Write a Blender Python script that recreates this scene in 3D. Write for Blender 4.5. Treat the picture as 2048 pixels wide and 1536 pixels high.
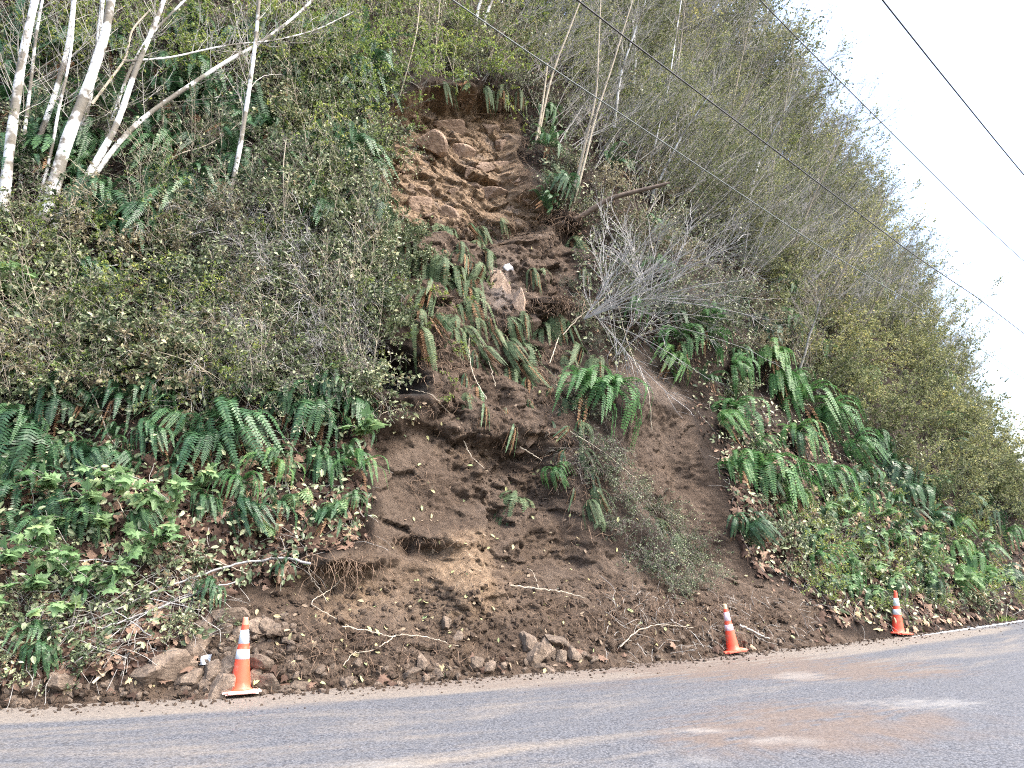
import bpy, bmesh, math, random
import numpy as np
from mathutils import Vector, Matrix
from mathutils.bvhtree import BVHTree

R = math.radians
S = bpy.context.scene
for o in list(bpy.data.objects): bpy.data.objects.remove(o)
COL = S.collection

# ------------------------------------------------------------------ camera, sky, sun, exposure
CAM_H, PITCH, FPX = 1.65, R(12.5), 1500.0          # focal length in pixels of a 2048 wide frame
cam_d = bpy.data.cameras.new('camera'); cam = bpy.data.objects.new('camera', cam_d); COL.objects.link(cam)
cam_d.sensor_width = 36; cam_d.lens = 36 * FPX / 2048; cam_d.clip_end = 3000; cam_d.clip_start = 0.05
cam.location = (0, 0, CAM_H); cam.rotation_euler = (R(90) + PITCH, 0, 0)
S.camera = cam

SUN_EL, SUN_AZ = R(52), R(112)                      # azimuth clockwise from +Y: high to the right, veiled by thin cloud
W = bpy.data.worlds.new('World'); S.world = W; W.use_nodes = True
wn = W.node_tree.nodes; wl = W.node_tree.links; wn.clear()
wo = wn.new('ShaderNodeOutputWorld'); wb = wn.new('ShaderNodeBackground'); sky = wn.new('ShaderNodeTexSky')
sky.sky_type = 'NISHITA'; sky.sun_disc = False; sky.sun_elevation = SUN_EL; sky.sun_rotation = SUN_AZ
sky.air_density = 1.0; sky.dust_density = 5.0; sky.ozone_density = 1.0
wb.inputs['Strength'].default_value = 0.15
wl.new(sky.outputs[0], wb.inputs[0]); wl.new(wb.outputs[0], wo.inputs[0])
sd = bpy.data.lights.new('sun', 'SUN'); sun = bpy.data.objects.new('sun', sd); COL.objects.link(sun)
sd.energy = .9; sd.angle = R(16); sd.color = (1, .97, .92)
sdir = Vector((math.sin(SUN_AZ) * math.cos(SUN_EL), math.cos(SUN_AZ) * math.cos(SUN_EL), math.sin(SUN_EL)))
sun.rotation_euler = sdir.to_track_quat('Z', 'Y').to_euler()
S.view_settings.view_transform = 'Standard'; S.view_settings.look = 'None'
S.view_settings.exposure = 2.3; S.view_settings.gamma = 1.0
S.render.engine = 'CYCLES'
S.cycles.use_denoising = False; S.cycles.filter_width = 1.1
S.cycles.max_bounces = 5; S.cycles.diffuse_bounces = 2; S.cycles.glossy_bounces = 2; S.cycles.transmission_bounces = 3
S.cycles.caustics_reflective = False; S.cycles.caustics_refractive = False

# ------------------------------------------------------------------ numpy helpers
rng = np.random.default_rng(7); random.seed(7)
_perm = np.random.default_rng(3).permutation(256); _perm = np.concatenate([_perm, _perm, _perm])
_g = np.random.default_rng(4).normal(size=(256, 3)); _g /= np.linalg.norm(_g, axis=1)[:, None]
def perlin(P):
    P = np.asarray(P, float); i = np.floor(P).astype(int); f = P - i; i &= 255
    u = f * f * f * (f * (f * 6 - 15) + 10); out = 0
    for dx in (0, 1):
        for dy in (0, 1):
            for dz in (0, 1):
                h = _perm[_perm[_perm[(i[:, 0] + dx) & 255] + ((i[:, 1] + dy) & 255)] + ((i[:, 2] + dz) & 255)]
                g = _g[h]; d = f - (dx, dy, dz)
                w = (u[:, 0] if dx else 1 - u[:, 0]) * (u[:, 1] if dy else 1 - u[:, 1]) * (u[:, 2] if dz else 1 - u[:, 2])
                out = out + w * (g * d).sum(1)
    return out
def fbm(P, sc, octv=4, rough=.5, off=0.):
    a, t = 1., 0.; P = np.asarray(P, float) * sc + off
    for _ in range(octv): t = t + a * perlin(P); a *= rough; P = P * 2.03 + 17.1
    return t
def ridged(P, sc, octv=4, off=0.):
    a, t = 1., 0.; P = np.asarray(P, float) * sc + off
    for _ in range(octv): t = t + a * (1 - 2.2 * np.abs(perlin(P))); a *= .5; P = P * 2.1 + 9.7
    return t
def sstep(a, b, x): t = np.clip((x - a) / (b - a), 0, 1); return t * t * (3 - 2 * t)
def nrm(a): return a / np.maximum(np.linalg.norm(a, axis=-1, keepdims=True), 1e-9)

CS, SN = math.cos(PITCH), math.sin(PITCH)
def proj(P):
    P = np.asarray(P, float); x, y, z = P[:, 0], P[:, 1], P[:, 2] - CAM_H
    f = np.maximum(y * CS + z * SN, .1); u = -y * SN + z * CS
    return 1024 + FPX * x / f, 768 - FPX * u / f
def ray(px, py):
    a, b = (px - 1024) / FPX, (768 - py) / FPX
    return Vector((a, CS - b * SN, SN + b * CS)).normalized()
def polydist(px, py, poly):
    """signed distance (positive inside) of image points to a polygon"""
    poly = np.array(poly, float); n = len(poly); d = np.full(px.shape, 1e9); ins = np.zeros(px.shape, bool)
    for k in range(n):
        a, b = poly[k], poly[(k + 1) % n]; ab = b - a
        t = np.clip(((px - a[0]) * ab[0] + (py - a[1]) * ab[1]) / (ab @ ab), 0, 1)
        d = np.minimum(d, np.hypot(px - a[0] - t * ab[0], py - a[1] - t * ab[1]))
        c = (a[1] > py) != (b[1] > py)
        ins ^= c & (px < (b[0] - a[0]) * (py - a[1]) / ((b[1] - a[1]) or 1e-9) + a[0])
    return np.where(ins, d, -d)

class MB:
    """collects vertices and tri/quad faces, builds ONE mesh"""
    def __init__(s): s.V = []; s.F = {3: [], 4: []}; s.M = {3: [], 4: []}; s.n = 0
    def add(s, V, F, m=0):
        V = np.asarray(V, float).reshape(-1, 3); F = np.asarray(F, int)
        if len(F) == 0: return
        k = F.shape[1]; s.V.append(V); s.F[k].append(F + s.n); s.M[k].append(np.full(len(F), m)); s.n += len(V)
    def mesh(s, name, mats, smooth=False):
        me = bpy.data.meshes.new(name); V = np.concatenate(s.V) if s.V else np.zeros((0, 3))
        me.vertices.add(len(V)); me.vertices.foreach_set('co', V.astype(np.float32).ravel())
        loops, starts, mi, c = [], [], [], 0
        for k in (3, 4):
            if s.F[k]:
                F = np.concatenate(s.F[k]); loops.append(F.ravel()); starts.append(c + np.arange(len(F)) * k); c += F.size
                mi.append(np.concatenate(s.M[k]))
        if loops:
            loops = np.concatenate(loops); starts = np.concatenate(starts); mi = np.concatenate(mi)
            me.loops.add(len(loops)); me.loops.foreach_set('vertex_index', loops.astype(np.int32))
            me.polygons.add(len(starts)); me.polygons.foreach_set('loop_start', starts.astype(np.int32))
            me.polygons.foreach_set('material_index', mi.astype(np.int32))
            me.polygons.foreach_set('use_smooth', np.full(len(starts), smooth))
        for m in (mats if isinstance(mats, (list, tuple)) else [mats]): me.materials.append(m)
        me.update(calc_edges=True); me.validate(); return me
    def obj(s, name, mats, parent=None, smooth=False, loc=None):
        return link(name, s.mesh(name, mats, smooth), parent, loc)
def link(name, me, parent=None, loc=None):
    o = bpy.data.objects.new(name, me); COL.objects.link(o)
    if parent: o.parent = parent
    if loc is not None: o.location = loc
    return o
def tag(o, label=None, cat=None, group=None, kind=None):
    if label: o['label'] = label
    if cat: o['category'] = cat
    if group: o['group'] = group
    if kind: o['kind'] = kind
    return o
def empty(name, label, cat, loc=(0, 0, 0), rz=0., group=None, sc=1.):
    o = bpy.data.objects.new(name, None); COL.objects.link(o); o.empty_display_size = .1
    o.location = loc; o.rotation_euler = (0, 0, rz); o.scale = (sc,) * 3
    return tag(o, label, cat, group)

def tube(mb, pts, rad, sides=5, m=0, cap=True):
    P = np.array(pts, float); n = len(P); rad = np.full(n, rad, float) if np.isscalar(rad) else np.asarray(rad, float)
    T = nrm(np.gradient(P, axis=0)); ref = np.array([.31, .17, .93]) if abs(T[0][2]) < .9 else np.array([.95, .2, .1])
    U = nrm(np.cross(T, ref)); Vv = np.cross(T, U)
    a = np.arange(sides) * 2 * math.pi / sides
    ring = P[:, None] + rad[:, None, None] * (np.cos(a)[None, :, None] * U[:, None] + np.sin(a)[None, :, None] * Vv[:, None])
    i, j = np.meshgrid(np.arange(n - 1), np.arange(sides), indexing='ij'); j2 = (j + 1) % sides
    mb.add(ring.reshape(-1, 3), np.stack([i * sides + j, i * sides + j2, (i + 1) * sides + j2, (i + 1) * sides + j], -1).reshape(-1, 4), m)
    if cap and sides > 3:
        for r in (0, n - 1):
            V = np.vstack([ring[r], P[r][None]]); k = np.arange(sides)
            mb.add(V, np.stack([k, (k + 1) % sides, np.full(sides, sides)], -1), m)
def smooth_line(pts, n):
    P = np.array(pts, float); d = np.r_[0, np.cumsum(np.linalg.norm(np.diff(P, axis=0), axis=1))]
    t = np.linspace(0, d[-1], n); Q = np.stack([np.interp(t, d, P[:, k]) for k in range(P.shape[1])], 1)
    w = max(1, n // (2 * len(P)))
    for _ in range(w * 2):
        Q[1:-1] = .25 * Q[:-2] + .5 * Q[1:-1] + .25 * Q[2:]
    return Q
def stamp(mb, tv, tf, O, X, Y, Z, sc, m=0):
    """copies of a template (x,y,z) at origins O with axes X,Y,Z and scale sc, all in one mesh"""
    O, X, Y, Z = (np.asarray(a, float) for a in (O, X, Y, Z)); sc = np.broadcast_to(np.asarray(sc, float), (len(O),))
    V = O[:, None] + sc[:, None, None] * (tv[None, :, 0, None] * X[:, None] + tv[None, :, 1, None] * Y[:, None] + tv[None, :, 2, None] * Z[:, None])
    F = (tf[None] + (np.arange(len(O)) * len(tv))[:, None, None]).reshape(-1, tf.shape[1])
    mb.add(V.reshape(-1, 3), F, m)
# leaf templates: x across, y along
LEAF_V = np.array([[0, 0, 0], [-.24, .3, .05], [-.2, .7, .03], [0, 1, -.09], [.2, .7, .03], [.24, .3, .05], [0, .5, -.02]])
LEAF_F = np.array([[0, 6, 1, 1], [1, 6, 2, 2], [2, 6, 3, 3], [3, 6, 4, 4], [4, 6, 5, 5], [5, 6, 0, 0]])[:, :3]
SLEAF_V = np.array([[0, 0, 0], [-.3, .45, .07], [0, 1, -.03], [.3, .45, .07]])
SLEAF_F = np.array([[0, 3, 2, 1]])
_mp = [(0, 0), (.1, .12), (.32, -.02), (.3, .17), (.52, .3), (.34, .36), (.5, .62), (.27, .55), (.17, .62), (.12, .8), (0, 1.0)]
_ml = [(-x, y) for x, y in _mp[1:-1]][::-1]
MAPLE_V = np.array([(0, .34, .03)] + [(x, y, -.16 * abs(x) - .05 * y) for x, y in _mp + _ml])
MAPLE_F = np.array([[0, k, k % 20 + 1] for k in range(1, 21)])
def leaf_axes(D, rg, roll=.8):
    """X,Y,Z for leaves pointing along D with their faces roughly up"""
    D = nrm(D); up = np.array([0, 0, 1.]) + rg.normal(size=D.shape) * roll
    X = nrm(np.cross(D, up)); return X, D, np.cross(X, D)

# ------------------------------------------------------------------ materials
MATS = {}
def mat(name):
    m = bpy.data.materials.new(name); m.use_nodes = True; nt = m.node_tree; MATS[name] = m
    return m, nt.nodes, nt.links, nt.nodes['Principled BSDF']
def N(nodes, t, **k):
    n = nodes.new(t)
    for a, b in k.items():
        if a.startswith('i_'): n.inputs[a[2:]].default_value = b
        else: setattr(n, a, b)
    return n
def noise(nodes, links, vec, sc, det=4, rough=.55):
    n = N(nodes, 'ShaderNodeTexNoise'); n.inputs['Scale'].default_value = sc; n.inputs['Detail'].default_value = det
    n.inputs['Roughness'].default_value = rough
    if vec is not None: links.new(vec, n.inputs['Vector'])
    return n.outputs['Fac']
def ramp(nodes, links, fac, stops, interp='LINEAR'):
    r = N(nodes, 'ShaderNodeValToRGB'); r.color_ramp.interpolation = interp; el = r.color_ramp.elements
    while len(el) < len(stops): el.new(.5)
    for e, (p, c) in zip(el, stops): e.position = p; e.color = (*c, 1) if len(c) == 3 else (c[0],) * 3 + (1,)
    links.new(fac, r.inputs[0]); return r.outputs[0]
def mixc(nodes, links, fac, a, b, mode='MIX'):
    m = N(nodes, 'ShaderNodeMix', data_type='RGBA', blend_type=mode)
    for s, v in ((m.inputs[0], fac), (m.inputs[6], a), (m.inputs[7], b)):
        if isinstance(v, (int, float)): s.default_value = v
        elif isinstance(v, tuple): s.default_value = (*v, 1)
        else: links.new(v, s)
    return m.outputs[2]
def math_(nodes, links, op, a, b=None, clamp=False):
    m = N(nodes, 'ShaderNodeMath', operation=op, use_clamp=clamp)
    for s, v in ((m.inputs[0], a), (m.inputs[1], b)):
        if v is None: continue
        if isinstance(v, (int, float)): s.default_value = v
        else: links.new(v, s)
    return m.outputs[0]
def bump(nodes, links, bs, h, dist, strength=1.):
    b = N(nodes, 'ShaderNodeBump'); b.inputs['Distance'].default_value = dist; b.inputs['Strength'].default_value = strength
    links.new(h, b.inputs['Height']); links.new(b.outputs[0], bs.inputs['Normal']); return b

def leaf_mat(name, stops, rough=.55, trans=.3, spec=.35, objvar=.25):
    m, n, l, bs = mat(name)
    geo = N(n, 'ShaderNodeNewGeometry'); oi = N(n, 'ShaderNodeObjectInfo')
    f = math_(n, l, 'ADD', math_(n, l, 'MULTIPLY', geo.outputs['Random Per Island'], 1 - objvar), math_(n, l, 'MULTIPLY', oi.outputs['Random'], objvar))
    c = ramp(n, l, f, stops); l.new(c, bs.inputs['Base Color'])
    bs.inputs['Roughness'].default_value = rough; bs.inputs['Specular IOR Level'].default_value = spec
    tr = N(n, 'ShaderNodeBsdfTranslucent'); l.new(c, tr.inputs[0])
    mx = N(n, 'ShaderNodeMixShader'); mx.inputs[0].default_value = trans
    l.new(bs.outputs[0], mx.inputs[1]); l.new(tr.outputs[0], mx.inputs[2]); l.new(mx.outputs[0], n['Material Output'].inputs[0])
    return m
M_FERN = leaf_mat('fern_green', [(0, (.018, .05, .026)), (.5, (.042, .105, .045)), (.85, (.085, .175, .07)), (1, (.15, .24, .10))], .45, .25, .45, .5)
M_FHANG = leaf_mat('fern_limp', [(0, (.045, .075, .035)), (.5, (.085, .13, .065)), (.85, (.14, .18, .09)), (1, (.2, .16, .09))], .6, .25, .3, .4)
M_FERNB = leaf_mat('fern_bright', [(0, (.035, .10, .035)), (.6, (.085, .20, .065)), (1, (.19, .31, .10))], .5, .35, .4, .4)
M_FDEAD = leaf_mat('fern_dead', [(0, (.10, .055, .03)), (.6, (.2, .12, .07)), (1, (.32, .22, .13))], .8, .2, .1)
M_SMALL = leaf_mat('small_leaf', [(0, (.02, .04, .018)), (.4, (.06, .09, .04)), (.66, (.17, .21, .11)), (.88, (.42, .45, .27)), (1, (.30, .19, .11))], .45, .25, .5, .35)
M_DRAB = leaf_mat('drab_leaf', [(0, (.07, .055, .035)), (.35, (.15, .125, .08)), (.7, (.26, .24, .15)), (1, (.38, .33, .24))], .7, .25, .2, .5)
M_OLIVE = leaf_mat('olive_leaf', [(0, (.045, .065, .03)), (.5, (.15, .175, .08)), (.8, (.33, .34, .15)), (1, (.56, .50, .18))], .6, .35, .25, .4)
M_YELLOW = leaf_mat('yellow_green_leaf', [(0, (.06, .11, .03)), (.45, (.16, .23, .055)), (.8, (.36, .42, .11)), (1, (.6, .55, .16))], .5, .4, .35, .3)
M_LIME = leaf_mat('lime_maple_leaf', [(0, (.07, .15, .055)), (.6, (.19, .31, .14)), (1, (.36, .45, .2))], .5, .4, .35, .3)
M_LITTER = leaf_mat('leaf_litter_brown', [(0, (.03, .018, .013)), (.5, (.085, .052, .038)), (.8, (.19, .125, .09)), (.95, (.36, .25, .18)), (1, (.42, .36, .2))], .75, .1, .2, 0)
M_CHIP = leaf_mat('fresh_leaf_bits', [(0, (.16, .12, .09)), (.5, (.3, .24, .17)), (.75, (.42, .40, .2)), (1, (.30, .42, .2))], .7, .2, .2, 0)
M_GRASS = leaf_mat('grass_green', [(0, (.10, .17, .03)), (1, (.24, .32, .08))], .6, .3, .2, 0)

def bark(name, base, dark, light, sc=9, amount=.5, bstr=.004, moss=None):
    m, n, l, bs = mat(name); tc = N(n, 'ShaderNodeTexCoord'); mp = N(n, 'ShaderNodeMapping')
    l.new(tc.outputs['Object'], mp.inputs[0]); mp.inputs['Scale'].default_value = (1, 1, 2.4)
    f = noise(n, l, mp.outputs[0], sc, 5, .65); g = noise(n, l, tc.outputs['Object'], sc * .35, 3)
    c = ramp(n, l, f, [(.28, dark), (.30 + .20 * amount, base), (.75, light)])
    if moss: c = mixc(n, l, ramp(n, l, g, [(.47, (0,)), (.55, (.9,))]), c, moss)
    l.new(c, bs.inputs['Base Color']); bs.inputs['Roughness'].default_value = .85; bump(n, l, bs, f, bstr)
    return m
M_ALDER = bark('pale_bark', (.66, .67, .67), (.07, .06, .055), (.80, .82, .83), 7, .8, .006, (.10, .085, .06))
M_STEM = bark('grey_stem', (.25, .24, .22), (.10, .09, .08), (.40, .385, .36), 11, .6)
M_TAN = bark('tan_stem', (.32, .28, .215), (.12, .09, .065), (.47, .42, .34), 8, .6)
M_TWIG = bark('brown_twig', (.135, .12, .105), (.05, .045, .038), (.27, .25, .22), 8)
M_DEADW = bark('bleached_wood', (.27, .265, .26), (.12, .115, .11), (.42, .415, .41), 6, .5)
M_DARKW = bark('wet_brown_wood', (.07, .05, .038), (.025, .018, .013), (.17, .13, .10), 8)
M_ROOT = bark('root_brown', (.13, .085, .055), (.05, .03, .02), (.24, .17, .12), 12)

def hill_material():
    m, n, l, bs = mat('hill_soil'); geo = N(n, 'ShaderNodeNewGeometry'); P = geo.outputs['Position']
    def A(a): x = N(n, 'ShaderNodeAttribute', attribute_name=a); return x.outputs['Fac']
    n1 = noise(n, l, P, 1.3, 6, .6); n2 = noise(n, l, P, 9, 6, .7); n3 = noise(n, l, P, 45, 4, .7)
    dark = ramp(n, l, n2, [(.25, (.038, .026, .018)), (.55, (.088, .062, .044)), (.8, (.165, .122, .09))])
    dark = mixc(n, l, ramp(n, l, n1, [(.42, (0,)), (.62, (1,))]), dark, ramp(n, l, n2, [(.3, (.07, .05, .036)), (.75, (.165, .125, .095))]))
    warm = ramp(n, l, n2, [(.25, (.11, .075, .046)), (.5, (.24, .168, .108)), (.75, (.38, .29, .2))])
    rock = ramp(n, l, n2, [(.25, (.09, .075, .068)), (.6, (.19, .165, .15)), (.85, (.30, .27, .25))])
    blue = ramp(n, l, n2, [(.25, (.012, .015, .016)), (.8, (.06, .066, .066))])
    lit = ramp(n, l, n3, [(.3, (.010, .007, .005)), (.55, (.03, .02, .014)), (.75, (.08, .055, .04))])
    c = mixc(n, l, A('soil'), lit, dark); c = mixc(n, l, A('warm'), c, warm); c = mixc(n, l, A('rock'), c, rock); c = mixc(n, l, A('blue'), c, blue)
    l.new(c, bs.inputs['Base Color']); bs.inputs['Roughness'].default_value = .9; bs.inputs['Specular IOR Level'].default_value = .25
    h = math_(n, l, 'ADD', n2, math_(n, l, 'MULTIPLY', n3, .5)); bump(n, l, bs, h, .11, 1.)
    return m
M_HILL = hill_material()
def rock_mat(name, a, b, c):
    m, n, l, bs = mat(name); tc = N(n, 'ShaderNodeTexCoord'); oi = N(n, 'ShaderNodeObjectInfo')
    v = N(n, 'ShaderNodeVectorMath', operation='ADD'); l.new(tc.outputs['Object'], v.inputs[0]); l.new(oi.outputs['Location'], v.inputs[1])
    f = noise(n, l, v.outputs[0], 3.0, 8, .68); g = noise(n, l, v.outputs[0], 17, 4, .7)
    col = ramp(n, l, f, [(.3, a), (.52, b), (.72, c)])
    hs = N(n, 'ShaderNodeHueSaturation'); l.new(col, hs.inputs['Color'])
    l.new(math_(n, l, 'ADD', .75, math_(n, l, 'MULTIPLY', oi.outputs['Random'], .5)), hs.inputs['Value'])
    l.new(hs.outputs[0], bs.inputs['Base Color']); bs.inputs['Roughness'].default_value = .88
    bump(n, l, bs, math_(n, l, 'ADD', f, math_(n, l, 'MULTIPLY', g, .3)), .06, .8)
    return m
M_ROCK = rock_mat('brown_rock', (.07, .05, .037), (.155, .118, .088), (.26, .205, .155))
M_SLAB = rock_mat('grey_brown_slab', (.09, .06, .043), (.20, .14, .10), (.31, .235, .175))
M_TANR = rock_mat('tan_boulder', (.17, .12, .09), (.27, .2, .15), (.36, .28, .22))
M_PALE = rock_mat('pale_rock', (.35, .35, .38), (.55, .55, .57), (.7, .7, .72))

def plain(name, c, rough=.5, var=.12, sc=14, dirt=None, dirtamt=.55):
    m, n, l, bs = mat(name); tc = N(n, 'ShaderNodeTexCoord'); f = noise(n, l, tc.outputs['Object'], sc, 4)
    col = ramp(n, l, f, [(.3, tuple(v * (1 - var) for v in c)), (.7, tuple(min(1, v * (1 + var)) for v in c))])
    if dirt: col = mixc(n, l, ramp(n, l, noise(n, l, tc.outputs['Object'], sc * .7, 6, .7), [(dirtamt, (0,)), (dirtamt + .12, (1,))]), col, dirt)
    l.new(col, bs.inputs['Base Color']); bs.inputs['Roughness'].default_value = rough
    return m
M_CONE = plain('cone_orange', (.86, .085, .04), .5, .1, 12, (.42, .2, .14), .53)
M_CTIP = plain('cone_faded_tip', (.80, .27, .17), .6, .1)
M_CBASE = plain('cone_base_orange', (.80, .16, .10), .6, .15, 12, (.6, .42, .34), .56)
M_CBASEP = plain('cone_base_dusty', (.78, .42, .36), .7, .12, 12, (.72, .6, .52), .5)
M_COLLAR = plain('reflective_white', (.66, .74, .82), .35, .06, 25, (.42, .38, .36), .6)
M_COLLARW = plain('reflective_worn', (.72, .66, .72), .4, .1, 25, (.84, .12, .08), .50)
M_YTIP = plain('cone_muddy_tip', (.68, .52, .30), .7, .15)
M_CABLE = plain('cable_black', (.012, .012, .016), .5, .1)
M_CABLEG = plain('cable_grey', (.10, .12, .115), .5, .1)
M_PAPER = plain('white_paper', (.75, .8, .85), .6, .05)

# ------------------------------------------------------------------ road edge curve and hillside
EDGE = np.array([(-40, 3.2), (-25, 4.9), (-14, 6.75), (-5.45, 8.56), (-1.92, 9.75), (2.77, 12.25), (7.65, 15.45), (12.6, 19.3), (18.5, 24.2), (24, 30), (28, 37), (30, 46), (30.5, 60), (30, 80)])
def catmull(P, k):
    out = []
    for i in range(1, len(P) - 2):
        p0, p1, p2, p3 = P[i - 1:i + 3]; t = np.linspace(0, 1, k, endpoint=False)[:, None]
        out.append(.5 * ((2 * p1) + (-p0 + p2) * t + (2 * p0 - 5 * p1 + 4 * p2 - p3) * t ** 2 + (-p0 + 3 * p1 - 3 * p2 + p3) * t ** 3))
    return np.concatenate(out + [P[-2][None]])
EC = catmull(EDGE, 40); _w = EC.copy()
for _ in range(60): EC[1:-1] = .25 * EC[:-2] + .5 * EC[1:-1] + .25 * EC[2:]
ES = np.r_[0, np.cumsum(np.linalg.norm(np.diff(EC, axis=0), axis=1))]
ES -= ES[np.argmin(np.abs(EC[:, 0]))]                # s = 0 straight ahead of the camera
ET = nrm(np.gradient(EC, axis=0)); EN = np.stack([-ET[:, 1], ET[:, 0]], 1)     # EN points into the hill
def edge(s):
    p = np.stack([np.interp(s, ES, EC[:, k]) for k in (0, 1)], -1); nn = nrm(np.stack([np.interp(s, ES, EN[:, k]) for k in (0, 1)], -1)); return p, nn

POLY = dict(
 up=[(795, 200), (870, 182), (960, 186), (1050, 208), (1046, 290), (1060, 380), (1130, 400), (1145, 440), (1060, 478), (980, 500), (900, 462), (765, 470), (752, 420), (762, 330), (768, 255)],
 mid=[(765, 430), (1145, 430), (1165, 560), (1120, 600), (1150, 700), (1135, 850), (1165, 1000), (1010, 1080), (900, 900), (868, 830), (855, 700), (815, 640), (760, 560)],
 cav=[(690, 690), (770, 680), (850, 705), (870, 780), (810, 795), (720, 765)],
 lch=[(742, 838), (880, 825), (1000, 860), (1130, 890), (1180, 1040), (1210, 1150), (1000, 1180), (740, 1095), (758, 1000), (735, 920)],
 bot=[(625, 1120), (760, 1075), (1000, 1050), (1190, 1070), (1300, 1140), (1480, 1140), (1600, 1180), (1660, 1250), (1780, 1290), (1500, 1360), (1000, 1400), (500, 1440), (0, 1480), (-400, 1490), (-400, 1430), (0, 1400), (300, 1350), (410, 1280), (450, 1200), (540, 1170)],
 rch=[(1235, 870), (1290, 800), (1390, 830), (1400, 900), (1450, 1020), (1510, 1150), (1420, 1170), (1330, 1060), (1250, 960)],
 ledge=[(1235, 700), (1310, 690), (1400, 800), (1300, 815), (1240, 780)])

def build_hill():
    def axis(pts):
        out = [np.arange(a, b, d) for a, b, d in pts]; return np.concatenate(out)
    s = axis([(-38, -12, .35), (-12, -7, .09), (-7, -2.6, .05), (-2.6, 6.5, .032), (6.5, 12, .055), (12, 24, .12), (24, 60, .35)])
    # profile: path up the slope
    prof = np.array([(0, -.12), (.05, 0), (1.15, 1.1), (2.9, 4.2), (5.4, 9.2), (7.2, 13.2), (8.9, 17.0), (10.9, 21.5), (14, 26.5), (34, 36)])
    L = np.r_[0, np.cumsum(np.linalg.norm(np.diff(prof, axis=0), axis=1))]
    t = axis([(0, 16.5, .036), (16.5, 22, .09), (22, L[-1], .4)])
    r = np.interp(t, L, prof[:, 0]); z = np.interp(t, L, prof[:, 1])
    for _ in range(400):
        r[1:-1] = .25 * r[:-2] + .5 * r[1:-1] + .25 * r[2:]; z[1:-1] = .25 * z[:-2] + .5 * z[1:-1] + .25 * z[2:]
    p, nn = edge(s)
    V = np.zeros((len(s), len(t), 3)); V[..., :2] = p[:, None] + nn[:, None] * r[None, :, None]; V[..., 2] = z[None]
    NN = np.zeros_like(V); NN[..., :2] = nn[:, None]
    V = V.reshape(-1, 3); NN = NN.reshape(-1, 3); zz = V[:, 2].copy()
    px, py = proj(V)
    jx = 14 * fbm(V, 1.6, 4); jy = 14 * fbm(V, 1.6, 4, off=31.)
    px, py = px + jx, py + jy
    m = {k: polydist(px, py, v) for k, v in POLY.items()}
    k_ = {k: sstep(-8, 12, v) for k, v in m.items()}; wide = {k: sstep(-30, 40, v) for k, v in m.items()}
    D = np.zeros(len(V)); fade = sstep(.2, 1.4, zz)
    D += fade * (.55 * fbm(V, .28, 3) + .22 * fbm(V, .9, 3, off=5))          # broad lumps of the slope
    veg = 1 - np.clip(k_['up'] + k_['mid'] + k_['lch'] + k_['bot'] + k_['rch'], 0, 1)
    D -= veg * fade * .16 * np.abs(fbm(V, 1.7, 4, off=11))
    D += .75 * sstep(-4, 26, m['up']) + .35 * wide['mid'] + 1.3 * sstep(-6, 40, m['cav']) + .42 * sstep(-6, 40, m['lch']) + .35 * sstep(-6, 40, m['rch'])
    D += .12 * wide['bot'] * fade
    # soil texture: ledges and clods
    Q = V * (1, 1, 1.9)
    blocky = fbm(Q, 1.5, 2, off=3.3); step = np.round(blocky * 5) / 5
    def facets(mask, n, tilt, off, seed):
        ii = np.where(mask > .02)[0]; g = np.random.default_rng(seed); sd_ = V[g.choice(ii, n)]; w = (1, 1, 1.7); out = np.zeros(len(V)); G = g.normal(size=(n, 3)) * tilt; O = g.normal(size=n) * off
        wob = .10 * np.stack([fbm(V[ii], 2.5, 3, off=k * 9.) for k in range(3)], 1)
        for a in range(0, len(ii), 20000):
            j = ii[a:a + 20000]; X = V[j] + wob[a:a + 20000]; dd = ((X[:, None] - sd_[None]) * w) ** 2; c = dd.sum(2).argmin(1); out[j] = O[c] + (G[c] * (X - sd_[c])).sum(1)
        return out * mask
    lg = (V[:, 2] * .9 + V[:, 0] * .38) * 1.5 + 1.1 * fbm(V, .7, 3, off=77); lg2 = (V[:, 2] * .9 + V[:, 0] * .5) * 5.5 + 2.0 * fbm(V, 1.3, 3, off=57)
    D += k_['up'] * (.03 * fbm(Q, 4.5, 4) + .11 * (lg - np.floor(lg)) + .04 * (lg2 - np.floor(lg2))) + facets(k_['up'], 60, .22, .03, 5) + facets(k_['up'], 900, .22, .012, 6)
    D += facets(k_['mid'], 160, .25, .025, 7) + facets(np.maximum(k_['mid'], k_['bot']), 2400, .26, .014, 8) + facets(k_['lch'], 60, .12, .03, 9) + facets(k_['rch'], 90, .08, .015, 10) + facets(np.maximum(k_['rch'], k_['lch']), 2500, .14, .006, 11)
    D += k_['mid'] * (.12 * fbm(V * (1.5, 1.5, .8), 1.6, 5, .6, off=7) - .05 * ridged(V * (1.3, 1.3, .7), 1.3, 3))
    D += np.maximum(k_['lch'], k_['rch']) * (.10 * fbm(V, 1.3, 4) + .025 * fbm(V, 9, 3))
    pit = np.exp(-(((px - 800) / 150) ** 2 + ((py - 1200) / 80) ** 2)); D += k_['bot'] * (.14 * fbm(V, 1.6, 3, off=9) + (.05 - .035 * np.clip(pit, 0, 1)) * fbm(V, 7, 4, .65))
    def blob(x, y, rx, ry, a): return a * np.exp(-(((px - x) / rx) ** 2 + ((py - y) / ry) ** 2))
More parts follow.
